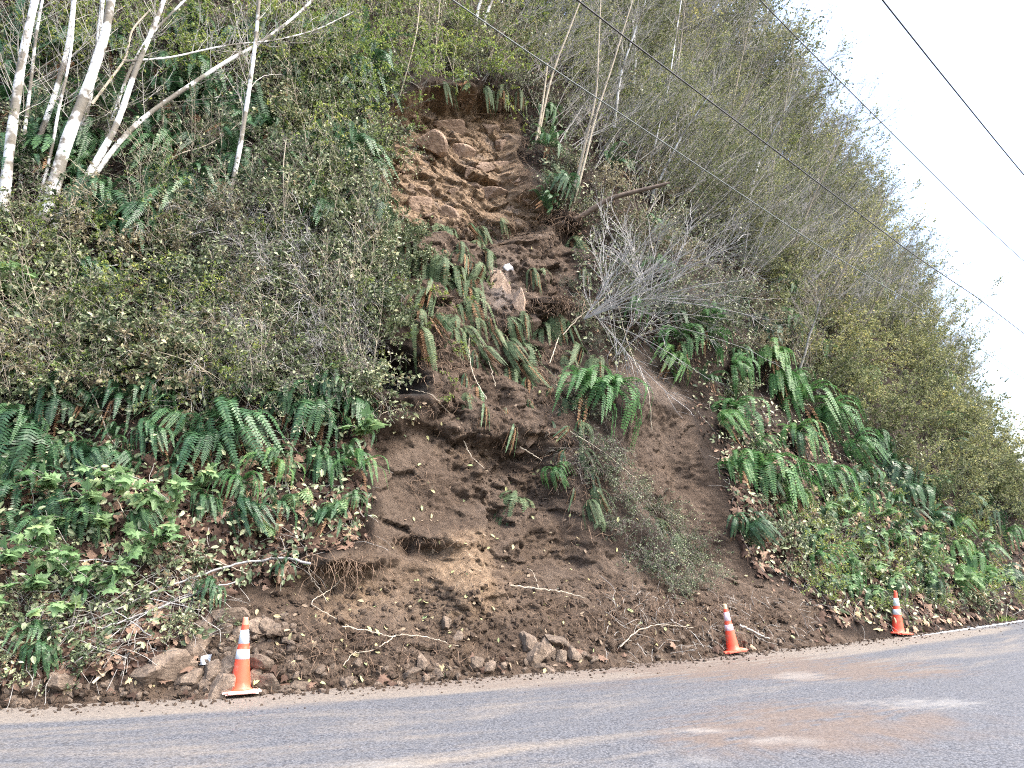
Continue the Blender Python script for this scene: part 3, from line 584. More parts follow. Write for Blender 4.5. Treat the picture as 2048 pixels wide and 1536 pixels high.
# ------------------------------------------------------------------ fern list, from the photograph
FL = [
 ('dark', 60, 880, 150, 'large dark sword fern at the left edge, halfway up the bank'), ('dark', 215, 925, 95, 'small sword fern arching over brown litter, right of the big left-edge fern'),
 ('dark', 25, 985, 120, 'sword fern at the left edge just above the lime maple leaves'), ('dark', 118, 1010, 115, 'sword fern over the lime maple sapling at far left'),
 ('dark', 185, 1035, 80, 'blue-green sword fern hanging between two lime maple saplings'), ('dark', 470, 850, 150, 'largest dark sword fern of the middle left, fanning widely'),
 ('dark', 400, 890, 120, 'dark sword fern tucked left of the widest fern in the middle left'), ('dark', 350, 850, 90, 'shaded sword fern under the grey thicket at middle left'),
 ('dark', 625, 820, 130, 'feathery blue-green fern spreading above the bright strap fern'), ('dark', 700, 815, 95, 'feathery fern closest to the dark rock hollow'),
 ('strap', 545, 945, 115, 'bright strap-leaved fern hanging over the maidenhair ferns'), ('strap', 480, 985, 100, 'strap-leaved fern left of the maidenhair ferns'),
 ('strap', 715, 950, 120, 'bright strap-leaved fern on the left lip of the bare earth'), ('dark', 655, 930, 80, 'dark fern behind the strap fern on the earth lip'),
 ('maiden', 585, 1010, 95, 'upper lime maidenhair fern beside the bare earth'), ('maiden', 530, 1065, 90, 'lime maidenhair fern lowest on the left, above the leaf litter'),
 ('maiden', 660, 1025, 90, 'rightmost lime maidenhair fern near the bare earth'), ('maiden', 490, 1030, 70, 'leftmost lime maidenhair fern'),
 ('dark', 432, 1190, 60, 'small solitary fern above the pile of boulders'), ('dark', 235, 395, 130, 'dark sword fern at the foot of the leaning white trunks'),
 ('dark', 300, 320, 110, 'dark sword fern between the forked white trunk and the lone white trunk'), ('dark', 385, 190, 110, 'topmost broad dark fern left of the lone white trunk'),
 ('dark', 440, 225, 95, 'dark fern touching the lone white trunk, below the topmost fern'), ('dark', 335, 425, 130, 'sword fern below the thin arching branch, left of the lone trunk'),
 ('dark', 485, 320, 110, 'dark fern behind the lone white trunk'), ('dark', 190, 420, 100, 'sword fern right under the stump end of the leaning trunks'),
 ('dark', 262, 460, 100, 'low sword fern at the upper edge of the black hollow on the left'), ('dark', 595, 285, 75, 'dark sword fern right of the lone white trunk, upper one'),
 ('dark', 640, 330, 80, 'dark sword fern right of the lone white trunk, lower one'), ('dark', 100, 290, 80, 'fern half hidden between the thick white trunks'),
 ('dark', 30, 235, 80, 'fern behind the leftmost white trunk'), ('dark', 560, 800, 95, 'small dark fern under the dead grey twigs'), ('dark', 655, 775, 85, 'dark fern at the left rim of the rock hollow'),
 ('dark', 565, 1130, 60, 'small blue-green fern below the maidenhair ferns'), ('dark', 125, 815, 90, 'sword fern under the yellow-green thicket at far left'), ('dark', 20, 850, 95, 'half-cropped sword fern at the far left, mid-height'),
 ('dark', 90, 640, 90, 'teal shaded fern under the leafy clump at far left'), ('dark', 190, 560, 80, 'shaded fern in the dark hollow at left'),
 ('hang', 835, 455, 120, 'olive hanging fern on the left of the scar just under the rocky face'), ('hang', 870, 450, 105, 'second olive hanging fern under the rocky face'), ('brown', 885, 455, 90, 'withered brown fern hanging below the rocky face'),
 ('hang', 955, 460, 70, 'small green fern hanging in the middle of the soil under the rocky face'), ('hang', 1000, 440, 50, 'smallest fern beside the root wad, on bare soil'),
 ('hang', 905, 545, 110, 'hanging fern left of the tan boulder, upper one'), ('hang', 935, 575, 95, 'hanging fern left of the tan boulder, lower one'), ('hang', 760, 480, 90, 'grey-green fern hanging on the left rim of the scar'),
 ('hang', 1145, 480, 105, 'green fern hanging beneath the uprooted log'), ('hang', 1165, 540, 70, 'fern below the root wad of the log'), ('hang', 1062, 540, 60, 'green fern just right of the white stone'), ('hang', 1085, 535, 60, 'green fern right of the white stone, further one'),
 ('hang', 1050, 690, 140, 'big fern hanging down the middle of the scar'), ('hang', 1015, 730, 110, 'fern hanging left of the big mid-scar fern'), ('brown', 955, 770, 120, 'withered brown fern hanging over the pale earth step'),
 ('brown', 945, 700, 80, 'withered fern upper left of the big mid-scar fern'), ('hang', 1105, 345, 75, 'fern hanging on the right rim of the rocky face'), ('hang', 1085, 350, 60, 'smaller fern on the right rim of the rocky face'),
 ('bright', 1165, 790, 140, 'bright green sword fern right of the scar, left half of a pair'), ('bright', 1215, 780, 150, 'bright green sword fern right of the scar, right half of a pair'), ('hang', 1150, 690, 100, 'fern hanging above the bright pair of ferns'),
 ('hang', 1190, 720, 90, 'fern hanging between twigs above the bright pair'), ('bright', 1115, 945, 65, 'small bright fern low on the scar'), ('hang', 1025, 985, 110, 'bright fern hanging over the lower pit, left one'), ('hang', 1045, 1000, 90, 'fern hanging over the lower pit, right one'),
 ('hang', 1200, 1040, 70, 'thin fern at the right edge of the lower pit'), ('brown', 1120, 820, 110, 'withered fern fringe along the right side of the scar'), ('brown', 1130, 900, 90, 'lower withered fern fringe along the right side of the scar'),
 ('bright', 1345, 680, 115, 'sword fern above the bare rock ledge, left of a row'), ('bright', 1395, 665, 110, 'sword fern above the bare rock ledge, right of a row'), ('bright', 1325, 725, 90, 'sword fern hanging onto the bare rock ledge'),
 ('bright', 1455, 730, 85, 'small sword fern between the ledge ferns and the thin trunk'), ('bright', 1530, 720, 90, 'sword fern left of the thin forked trunk, upper one'), ('bright', 1545, 765, 90, 'sword fern left of the thin forked trunk, lower one'), ('bright', 1560, 650, 75, 'fern left of the fork of the thin trunk'),
 ('bright', 1600, 810, 120, 'sword fern right at the foot of the thin forked trunk'), ('bright', 1645, 835, 115, 'sword fern right of the foot of the thin forked trunk'), ('bright', 1465, 830, 120, 'bright sword fern below left of the thin forked trunk'),
 ('bright', 1430, 850, 90, 'leftmost sword fern beside the smooth right chute'), ('bright', 1585, 875, 100, 'sword fern two rows below the thin trunk'), ('bright', 1515, 945, 140, 'largest bright sword fern on the right slope, drooping fan'), ('bright', 1560, 960, 110, 'sword fern against the largest fan on the right'),
 ('bright', 1470, 940, 90, 'sword fern left of the largest fan on the right'), ('bright', 1640, 960, 95, 'sword fern right of the largest fan'), ('bright', 1700, 895, 85, 'fern in the shrubs right of the sword fern rows'), ('dark', 1495, 1050, 70, 'dark fern near the lower end of the smooth chute'),
 ('dark', 1460, 1035, 60, 'small dark fern on the rim of the smooth chute'), ('dark', 1780, 940, 90, 'blue-grey grassy fern on the right slope'), ('dark', 1820, 970, 80, 'second blue-grey fern on the right slope'), ('bright', 1710, 1000, 75, 'fern above the yellow-lime clump'), ('bright', 1620, 1120, 80, 'fern under the yellow-lime clump'),
 ('bright', 1755, 1080, 65, 'fern right of the yellow-lime clump'), ('dark', 1850, 1035, 65, 'dark fern in the shade at right'), ('dark', 1925, 1010, 65, 'rightmost dark fern under the overhanging bushes'), ('bright', 1680, 1160, 60, 'low fern above the roadside litter left of the third cone'),
 ('dark', 1375, 330, 85, 'dark fern clump high on the right under the slanting cables'), ('dark', 1220, 345, 80, 'fern right of the split pale stem'), ('dark', 1335, 635, 70, 'fern in the shadow under the grey dead branches'),
 ('dark', 1290, 470, 70, 'fern behind the grey dead branches'), ('dark', 1150, 1190, 0, ''), ('hang', 1310, 1040, 75, 'fern on the strip between the scar and the smooth chute, upper one'), ('hang', 1350, 1070, 75, 'fern on the strip between the scar and the smooth chute, lower one'),
 ('dark', 60, 1290, 80, 'low fern by the road at bottom left'), ('dark', 90, 1310, 60, 'bright low fern just above the roadside dirt, bottom left'), ('dark', 160, 1200, 70, 'fern among fallen branches, bottom left')]
for kd, x, y, s_, lab in FL:
    if s_: fern(kd, x, y, s_, lab)
for poly, n, mind, sz, kinds, lab in (([(765, 430), (970, 430), (960, 660), (830, 660), (770, 560)], 46, 17, (60, 110), ('hang', 'hang', 'brown'), 'fern hanging limp from the left side of the scar'),
    ([(880, 600), (1160, 620), (1160, 860), (900, 850)], 26, 30, (55, 100), ('hang', 'brown'), 'limp fern hanging in the middle of the scar'), ([(1115, 780), (1190, 860), (1200, 1040), (1130, 960)], 10, 26, (60, 100), ('brown', 'hang'), 'limp fern hanging along the right edge of the scar')):
    for x, y in scatter(poly, n, mind, None): fern(kinds[prng.integers(len(kinds))], x, y, prng.uniform(*sz), lab, 'look-alikes: ' + lab)
# smaller ferns nobody can single out
for poly, n, mind, sz, kinds, lab in (
    ([(0, 60), (740, 60), (740, 420), (0, 470)], 48, 48, (75, 120), ('dark',), 'small dark fern among trunks and twigs of the upper left bank'),
    ([(0, 760), (740, 760), (720, 1080), (0, 1080)], 34, 60, (55, 90), ('dark',), 'small dark fern in the litter of the lower left bank'),
    ([(1230, 420), (1900, 560), (1950, 900), (1500, 1000), (1250, 700)], 30, 60, (50, 80), ('dark', 'bright'), 'small fern scattered through the right-hand slope'),
    ([(1500, 950), (2000, 950), (2040, 1150), (1650, 1200)], 38, 38, (40, 65), ('dark', 'bright'), 'little fern in the leafy foot of the right-hand slope')):
    for x, y in scatter(poly, n, mind): fern(kinds[prng.integers(len(kinds))], x, y, prng.uniform(*sz), lab, label_group(lab))

# ------------------------------------------------------------------ shrubs
fill('brownthicket', [(840, 40), (1070, 60), (1065, 175), (860, 160)], 12, 34, (.5, .8), 'twiggy shrub crowning the top lip of the scar', 'shrub', 'bramble', avoid=None)
fill('leafy', [(860, 30), (1080, 40), (1075, 150), (880, 140)], 8, 44, (.4, .6), 'olive bush crowning the top lip of the scar', 'shrub', 'bush', avoid=None)
fill('brownthicket', [(1065, 190), (1150, 210), (1130, 400), (1075, 380)], 10, 30, (.4, .65), 'twiggy shrub on the right rim of the rocky face', 'shrub', 'bramble', avoid=None)
for x_, y_ in ((885, 165), (925, 170), (965, 172), (1000, 178), (1035, 182)): fern(('hang', 'brown')[prng.integers(2)], x_, y_, prng.uniform(45, 65), 'limp tuft hanging from the top lip of the scar', 'tufts on the top lip of the scar')
for x_, y_ in ((1085, 235), (1095, 300), (1080, 400), (1120, 380)): fern('dark', x_, y_, prng.uniform(50, 75), 'dark fern on the right rim of the rocky face', 'dark ferns on the right rim of the rocky face')
fill('thicket', [(755, 440), (850, 470), (870, 640), (800, 690), (740, 620)], 10, 26, (.35, .6), 'small-leaved shrub hanging over the left rim of the scar', 'shrub', 'shrub', avoid=None)
fill('brownthicket', [(1120, 560), (1230, 600), (1260, 780), (1170, 960), (1120, 800)], 12, 30, (.35, .6), 'twiggy shrub hanging over the right rim of the scar', 'shrub', 'bramble', avoid=None)
fill('bare', [(380, 460), (740, 440), (740, 740), (420, 760)], 16, 60, (.5, .8), 'grey dead brush woven through the thicket left of the scar', 'brush', 'dead_brush')
fill('thicket', [(-120, 440), (740, 440), (740, 780), (-120, 800)], 46, 50, (.6, 1.0), 'small-leaved grey-green shrub of the thicket left of the scar', 'shrub', 'shrub')
fill('drab', [(-120, 470), (740, 440), (740, 800), (-120, 860)], 14, 75, (.7, 1.1), 'straw-coloured fading shrub of the thicket left of the scar', 'shrub', 'fading_shrub')
fill('drab', [(1100, 150), (1700, 480), (1900, 850), (1500, 700), (1200, 450)], 12, 80, (.8, 1.3), 'straw-coloured fading shrub on the right-hand slope', 'shrub', 'fading_shrub')
fill('yellow', [(-100, 430), (700, 430), (700, 800), (-100, 850)], 26, 62, (.45, .7), 'yellow-green shrub in the thicket left of the scar', 'shrub', 'leafy_shrub')
fill('brownthicket', [(380, 380), (760, 250), (750, 800), (380, 760)], 36, 42, (.7, 1.1), 'twiggy brown shrub on the left rim of the scar', 'shrub', 'bramble')
if 0: fill('brownthicket', [(-120, 900), (740, 880), (600, 1100), (-120, 1150)], 16, 80, (.4, .7), 'low twiggy shrub in the litter of the lower left bank', 'shrub', 'bramble')
fill('thicket', [(-120, 1090), (480, 1090), (400, 1280), (-120, 1370)], 13, 75, (.3, .5), 'broken leafy shrub lying at the bottom left beside the road', 'shrub', 'shrub')
fill('yellow', [(-100, -40), (740, -40), (740, 180), (-100, 150)], 26, 75, (.7, 1.1), 'yellow-green shrub among trunks at the upper left', 'shrub', 'leafy_shrub')
fill('brownthicket', [(-100, -40), (740, -40), (740, 430), (-100, 430)], 30, 70, (.7, 1.2), 'twiggy shrub on the upper left bank', 'shrub', 'bramble')
fill('yellow', [(560, -20), (1060, 30), (1040, 175), (960, 165), (860, 160), (770, 240), (700, 420), (600, 300)], 34, 45, (.6, 1.0), 'yellow-green leafy shrub over the top of the scar', 'shrub', 'leafy_shrub')
fill('thicket', [(560, 120), (760, 180), (745, 640), (600, 640)], 26, 45, (.6, 1.0), 'upright leafy shrub left of the rocky face', 'shrub', 'shrub')
fill('sapling', [(1030, 60), (1300, 120), (1750, 450), (1930, 800), (1560, 640), (1250, 420), (1080, 250)], 62, 44, (.6, 1.05), 'slender leafy sapling leaning right on the right-hand slope', 'shrub', 'sapling', rz=.1)
fill('saplingbare', [(1030, 60), (1300, 120), (1750, 450), (1900, 760), (1560, 620), (1250, 420), (1080, 250)], 60, 44, (.6, 1.0), 'nearly bare grey sapling leaning right on the right-hand slope', 'shrub', 'sapling', rz=.1)
fill('leafy', [(1450, 450), (1760, 500), (1900, 720), (2050, 1040), (1900, 1060), (1680, 850), (1560, 680)], 60, 42, (.6, 1.0), 'olive leafy bush on the right-hand slope', 'shrub', 'bush')
fill('leafy', [(1700, 480), (1830, 640), (1960, 860), (2100, 1030), (2000, 1050), (1850, 860), (1700, 600)], 30, 34, (.6, 1.05), 'leafy bush standing out against the sky at right', 'shrub', 'bush')
fill('brownthicket', [(1130, 300), (1500, 380), (1560, 660), (1300, 640), (1180, 560)], 26, 48, (.8, 1.2), 'twiggy shrub around the dead grey branches', 'shrub', 'bramble')
fill('brownthicket', [(1180, 880), (1300, 960), (1450, 1180), (1340, 1170), (1200, 1060)], 16, 38, (.4, .7), 'twiggy shrub on the strip between scar and smooth chute', 'shrub', 'bramble', avoid=None)
fill('thicket', [(1420, 640), (1700, 700), (1900, 1000), (2040, 1190), (1700, 1230), (1560, 1130), (1440, 900)], 22, 70, (.35, .65), 'low leafy shrub between the ferns of the right-hand slope', 'shrub', 'shrub')
fill('yellow', [(1580, 980), (1800, 1000), (2040, 1100), (2040, 1210), (1750, 1230), (1600, 1180)], 34, 38, (.3, .5), 'lime-yellow leafy plant at the foot of the right-hand slope', 'plant', 'leafy_shrub')
fill('barebrown', [(1150, 850), (1300, 900), (1400, 1040), (1300, 1080), (1180, 980)], 4, 60, (.5, .75), 'bare twiggy brush right of the lower scar', 'brush', 'dead_brush', avoid=None)
fill('maple', [(-40, 1000), (400, 980), (330, 1100), (200, 1240), (-40, 1260)], 24, 55, (.65, 1.0), 'lime-leaved maple seedling on the lower left bank', 'plant', 'maple_seedling')
fill('maple', [(0, 180), (300, 160), (420, 350), (60, 380)], 8, 80, (.5, .8), 'maple seedling between the white trunks', 'plant', 'maple_seedling')
fill('maple', [(1600, 1000), (1950, 1080), (2000, 1180), (1650, 1200)], 22, 42, (.6, 1.0), 'maple seedling at the foot of the right-hand slope', 'plant', 'maple_seedling')
fill('sprig', [(780, 560), (1000, 560), (900, 820), (800, 660)], 16, 30, (.5, .9), 'small green sprig rooted in the scar soil', 'plant', 'green_sprig', avoid=None)
fill('sprig', [(500, 500), (760, 500), (740, 800), (500, 800)], 16, 50, (.6, 1.0), 'small leafy sprig in the thicket left of the scar', 'plant', 'green_sprig')
plant('maple', 715, 885, 1.1, 'lime maple seedling on the left lip of the bare earth', 'plant', 'maple_seedling'); plant('maple', 340, 1035, 1.3, 'largest lime maple seedling, left of the maidenhair ferns', 'plant', 'maple_seedling')
plant('maple', 60, 600, 1.3, 'big pale leafy clump at the far left', 'plant', 'maple_seedling')
for x, y, sc, lab in ((545, 540, 1.0, 'pale grey tangle of dead twigs left of the scar'), (620, 640, 1.0, 'dead twigs drooping over the rock hollow'), (690, 660, .8, 'fine dead twigs at the left of the rock hollow'), (470, 700, .8, 'dead twigs in the middle of the left thicket')):
    plant('bare', x, y, sc, lab, 'brush', 'dead_brush')
for poly, n, lab in (([(-100, 420), (740, 440), (740, 800), (-100, 850)], 24, 'thin tan canes rising from the thicket left of the scar'), ([(-60, 0), (740, 0), (740, 420), (-60, 420)], 14, 'thin tan canes among the upper left trees'), ([(560, 0), (1060, 40), (1040, 170), (860, 160), (740, 330)], 22, 'thin pale canes above the scar'),
        ([(1080, 120), (1700, 450), (1880, 800), (1500, 760), (1180, 560)], 34, 'thin tan canes on the right-hand slope')):
    for x, y in scatter(poly, n, 30): plant('cane', x, y, prng.uniform(.5, 1.05), lab, 'shrub', 'cane_shrub', label_group(lab))
fill('saplingyellow', [(1030, 60), (1400, 120), (1700, 420), (1720, 560), (1400, 420), (1080, 200)], 40, 42, (.6, 1.0), 'sapling with yellowing leaves on the upper right slope', 'tree', 'young_tree', rz=.1)
# trees on the crest against the sky
for x, y in scatter([(1000, -100), (1500, 150), (1800, 500), (1950, 760), (1800, 640), (1500, 400), (1050, 190)], 24, 48): plant('sapling', x, y, prng.uniform(1.0, 1.5) * (1 - .4 * max(0, (x - 1500) / 450)), 'tall leafy sapling crowding the upper right of the slope', 'tree', 'young_tree', 'tall saplings of the upper right', .1)
for x in np.linspace(1000, 1990, 110):
    x = x + prng.normal() * 8; y = crest(x) + prng.uniform(2, 45); kd = ('sapling', 'saplingbare', 'saplingbare', 'crown')[prng.integers(4)]; far = np.clip((x - 1500) / 450, 0, 1)
    lab = {'sapling': 'leafy sapling leaning out against the white sky along the skyline', 'saplingbare': 'bare grey sapling leaning out against the white sky along the skyline', 'crown': 'thin tree standing against the white sky along the skyline'}[kd]
    plant(kd, x, y, prng.uniform(1.15, 1.75) * (1 - .78 * far), lab, 'tree', 'tree' if kd == 'crown' else 'young_tree', label_group(lab), .1)
for x in np.linspace(-60, 1000, 34):
    y = max(crest(x), -60) + prng.uniform(0, 50); lab = 'thin tree rising behind the top left bank' if x < 700 else 'thin tree rising above the top of the scar'
    plant('crown', x, y, prng.uniform(.5, .8), lab, 'tree', 'tree', label_group(lab), None)

# ------------------------------------------------------------------ traced trunks, logs and sticks
def unproj_plane(pts, lean=0., p0=None):
    if p0 is None:
        x, y = pts[0]; p0, _ = hit(x, y)
        while p0 is None: y += 15; p0, _ = hit(x, y)
    nh = Vector((p0.x, p0.y, 0)).normalized(); out = []
    for x, y in pts:
        d = ray(x, y); k = ((p0 - EYE).dot(nh) - lean * (EYE.z - p0.z)) / (d.dot(nh) + lean * d.z); out.append(EYE + d * k)
    return out
def trunk(pts, w0, w1, label, name='alder_tree', cat='tree', m=None, lean=.12, nb=10, bl=1.3, leaves=1.2, group=None, extend=True, sides=8, lsz=.05, lm=None, seed=0, ang=.9, p0=None):
    nb = int(nb * 2.2)
    m = m or M_ALDER; P = unproj_plane(pts, lean, p0)
    if extend:
        dd = (P[-1] - P[-2]).normalized(); P += [P[-1] + dd * 1.6, P[-1] + dd * 3.2]
    base = P[0].copy(); dn = (P[0] - P[1]).normalized(); P = [P[0] + dn * .35] + P
    Q = smooth_line([tuple(p - base) for p in P], 34); sc = (base - EYE).length / FPX
    n_in = len(pts) + 1; rr = np.linspace(w0 * .36, w1 * .36 * (.5 if extend else 1), 34) * sc; rr *= 1 + .05 * np.sin(np.arange(34) * 1.7); rr[0:3] *= (1.25, 1.15, 1.06)
    root = empty(name, label, cat, base, group=group)
    mb = MB(); tube(mb, Q, rr, sides); mb.obj('trunk', m, root, smooth=True)
    if nb:
        p = Plant(seed + int(pts[0][0])); p.side(Q, nb, bl, .008, ang, (.1, -.1, .25), 1, leaves, lsz, .25, .1, 4, 1.)
        p.w.obj('branches', M_STEM if m is M_ALDER else M_TWIG, root)
        lf = p.leafmesh('foliage', lm or M_YELLOW, LEAF_V, LEAF_F)
        if len(lf.polygons): link('foliage', lf, root)
    return root
trunk([(5, 440), (18, 300), (45, 110), (70, 0)], 26, 19, 'thick white trunk at the far left edge', seed=1)
trunk([(40, 372), (44, 342), (48, 273), (63, 154), (73, 61), (85, 0)], 9, 8, 'thin white trunk just right of the far left one', seed=2)
trunk([(50, 362), (56, 342), (79, 273), (99, 222), (113, 178), (130, 120), (140, 68), (147, 0)], 15, 10, 'mossy bent trunk third from the left', seed=3)
trunk([(75, 415), (89, 359), (106, 290), (116, 222), (133, 154), (143, 100), (150, 0)], 8, 7, 'thinnest white trunk left of the thickest one', seed=4)
trunk([(90, 446), (116, 342), (130, 290), (150, 240), (175, 180), (190, 130), (212, 68), (222, 0)], 34, 20, 'thickest white trunk, dark-banded, fourth group from the left', seed=5, nb=12)
trunk([(148, 330), (150, 307), (178, 205), (191, 120), (202, 34), (205, 0)], 15, 12, 'white trunk behind the thickest trunk', seed=6)
trunk([(97, 462), (150, 393), (191, 325), (219, 280), (239, 239), (260, 171), (280, 116), (308, 55), (328, 0)], 19, 13, 'white trunk leaning right from the clump base', seed=7)
trunk([(176, 352), (205, 290), (232, 219), (250, 160), (290, 80), (370, 0)], 9, 6, 'slim trunk twinned with the leaning white trunk', seed=8)
trunk([(115, 455), (137, 427), (205, 325), (267, 249), (328, 205), (386, 167), (455, 120), (513, 92), (554, 61), (595, 31), (625, 0)], 15, 7, 'long trunk slanting furthest right across the upper left', seed=9, nb=16, bl=1.5)
trunk([(284, 120), (342, 116), (410, 99), (461, 89), (547, 82), (632, 61), (700, 27)], 5, 2.5, 'near-horizontal pale limb crossing the lone trunk', 'fallen_branch', 'branch', seed=10, nb=14, bl=.9, extend=False, sides=5, p0=hit(97, 462)[0])
trunk([(445, 472), (458, 393), (475, 325), (489, 239), (502, 154), (513, 68), (518, 0)], 14, 11, 'lone slim white trunk standing apart, right of the clump', seed=11, nb=14)
trunk([(150, 448), (219, 420), (267, 400), (301, 369), (325, 335), (352, 308), (410, 294), (461, 263), (492, 232)], 6, 2, 'thin arching branch sprouting low beside the white trunks', 'arching_branch', 'branch', m=M_TAN, seed=12, nb=9, bl=.5, extend=False, sides=5)
trunk([(205, 180), (253, 116), (262, 60), (300, 20)], 6, 4, 'small tan limb in front of the white trunks', 'arching_branch', 'branch', m=M_TAN, nb=5, bl=.6, extend=False, p0=hit(97, 462)[0], leaves=4)
for k, (a, lab) in enumerate((([(560, 520), (568, 420), (566, 330), (572, 280)], 'thin tan upright stick right of the lone trunk'), ([(582, 360), (584, 320), (587, 305)], 'short broken tan stick stub'),
        ([(800, 190), (820, 120), (835, 60), (840, 0)], 'thin pale stem above the scar, left one'), ([(868, 150), (872, 90), (880, 0)], 'thin pale stem above the scar, right one'))):
    trunk(a, 4, 3, lab, 'thin_stem', 'stem', M_TAN, nb=2, bl=.4, extend=k > 1, sides=5, seed=20 + k, leaves=3)
trunk([(952, 50), (955, 20), (962, 0)], 9, 7, 'pale trunk at the top centre, left of two', m=M_ALDER, seed=31, nb=8); trunk([(966, 60), (974, 25), (985, 0)], 8, 6, 'pale trunk at the top centre, right of two', seed=32, nb=8)
trunk([(1073, 278), (1083, 222), (1090, 171), (1095, 126)], 8, 4, 'short split stem on the right rim of the rocky face', 'alder_sapling', 'sapling', M_TAN, seed=33, nb=4, extend=False)
trunk([(1077, 275), (1087, 222), (1100, 164), (1114, 120), (1131, 79), (1155, 17)], 7, 4, 'longer split stem on the right rim of the rocky face', 'alder_sapling', 'sapling', M_TAN, seed=34, nb=8, leaves=1)
trunk([(1130, 418), (1155, 359), (1169, 290), (1182, 239), (1193, 188), (1196, 120)], 10, 3.5, 'pale stripped trunk leaning above the uprooted log, left one', 'alder_sapling', 'sapling', M_TAN, seed=35, nb=6, leaves=1)
trunk([(1144, 420), (1169, 325), (1189, 239), (1206, 188), (1223, 137), (1240, 82)], 8, 3.5, 'pale stripped trunk leaning above the uprooted log, right one', 'alder_sapling', 'sapling', M_TAN, seed=36, nb=8, leaves=1)
trunk([(1288, 385), (1305, 314), (1316, 263), (1329, 205), (1336, 181), (1345, 120)], 5, 4, 'very thin white stem behind the tip of the uprooted log', 'alder_sapling', 'sapling', M_ALDER, seed=37, nb=4)
trunk([(1587, 785), (1597, 746), (1611, 705), (1618, 671), (1632, 637), (1640, 600)], 8, 4, 'thin forked grey trunk standing in the ferns on the right', 'alder_sapling', 'sapling', M_STEM, extend=False, seed=38, nb=16, bl=1.6, leaves=2.5, lm=M_OLIVE)
for k_, (a_, b_, w_) in enumerate((((1222, 310), (1292, 0), 7), ((1335, 335), (1430, 50), 6), ((1405, 400), (1535, 110), 6), ((1480, 470), (1600, 170), 6), ((1560, 560), (1705, 230), 6), ((1640, 640), (1790, 370), 5), ((1255, 260), (1262, 0), 7), ((1350, 300), (1372, 0), 6), ((1700, 700), (1835, 460), 5), ((1300, 400), (1440, 160), 5), ((1450, 380), (1500, 40), 6), ((1530, 480), (1585, 140), 5))):
    m_ = ((a_[0] + b_[0]) / 2 - 8 + prng.normal() * 8, (a_[1] + b_[1]) / 2 - 6)
    trunk([a_, m_, b_], w_ * 1.6, w_ * .25, 'slender pale trunk rising through the leafy slope at the upper right', 'alder_sapling', 'sapling', M_ALDER if k_ % 3 == 0 else M_TAN, lean=.45, nb=7, bl=1.5, leaves=.8, group='slender trunks of the upper right', extend=False, sides=6, seed=300 + k_, lm=M_OLIVE, ang=.5)
# uprooted log with its root plate
def tangle(p, rg, c, R_, n, L, r, bend=(0, -.2, -.6), out=(0, -.6, -.2)):
    for _ in range(n):
        q = c + rg.normal(size=3) * R_; P = p.grow(q, np.array(out) + rg.normal(size=3) * .8, rg.uniform(*L), 6, .35, bend); rr = r * rg.uniform(.4, 1.3); p.stem(P, rr, rr * .4)
def lump(seed, sx, sy, sz, amp=.3, k=3):
    bm = bmesh.new(); bmesh.ops.create_icosphere(bm, subdivisions=k, radius=1); V = np.array([v.co[:] for v in bm.verts]); F = np.array([[v.index for v in f.verts] for f in bm.faces]); bm.free()
    V = V * (1 + amp * fbm(V, 1.6, 4, .6, seed * 3.1))[:, None] * (sx, sy, sz); return V, F
p0, _n = hit(1120, 440); lp = [hit(1117, 448)[0]] + unproj_plane([(1158, 437), (1193, 413), (1220, 396), (1288, 379), (1340, 366)], .35, p0 + Vector((0, -.25, 0)))
root = empty('uprooted_log', 'brown uprooted log jutting right from its root plate at mid-scar', 'log', p0)
mb = MB(); tube(mb, smooth_line([tuple(q - p0) for q in lp], 20), np.linspace(.085, .045, 20), 9); mb.obj('log', M_DARKW, root, smooth=True)
mb = MB(); V, F = lump(1, .42, .3, .30, .5); mb.add(V + (.15, -.1, -.12), F); mb.obj('soil_clump', M_HILL, root)
p = Plant(501); tangle(p, p.rg, np.array([.15, -.25, -.1]), np.array([.28, .12, .2]), 150, (.2, .7), .007); tangle(p, p.rg, np.array([-.2, -.2, .05]), np.array([.3, .1, .12]), 60, (.2, .5), .006); p.w.obj('roots', M_ROOT, root)
p0, _n = hit(1100, 612); root = empty('root_wad', 'shaggy root mat overhanging below the tan boulder', 'roots', p0)
mb = MB(); V, F = lump(2, .5, .28, .16, .4); mb.add(V + (.0, -.05, 0), F); mb.obj('soil_clump', M_HILL, root)
p = Plant(502); tangle(p, p.rg, np.array([.05, -.25, -.02]), np.array([.34, .1, .1]), 190, (.2, .6), .006, out=(.5, -.4, -.2)); p.w.obj('roots', M_ROOT, root)
# grey dead branches fanning out of the fallen crown
def fan(origin, tips, w, label, seed, nsub=9, lift=.25, m=None, name='dead_branch'):
    o, _n = hit(*origin); base = o + Vector((.05, -.45, 0)); p = Plant(seed); root = empty(name, label, 'branch', base)
    for x, y in tips:
        e = unproj_plane([(x, y)], .0, base + Vector((0, -p.rg.uniform(.0, .9), 0)))[0]; mid = (base + e) / 2 + Vector(p.rg.normal(size=3) * .12) + Vector((0, -lift * .4, lift * .5))
        Q = smooth_line([tuple(v - base) for v in (base, mid, e)], 12); p.stem(Q, w * .7 * p.rg.uniform(.6, 1.1), .004, 4); p.side(Q, nsub, 1.15, .007, .5, (.25, -.15, -.35), 1, 0, .03, .15, .12, 3)
    p.w.obj('branches', m or M_DEADW, root)
fan((1160, 650), [(1300, 470), (1390, 450), (1475, 445), (1440, 520), (1340, 545), (1260, 500), (1500, 480), (1420, 600), (1330, 640)], .03, 'grey dead branches sweeping right from below the uprooted log', 71, 10)
fan((1290, 610), [(1200, 430), (1240, 450), (1330, 430), (1480, 480), (1500, 560), (1450, 610), (1385, 440), (1250, 520), (1540, 640)], .028, 'grey dead branches in the thick of the fallen crown', 72, 12)
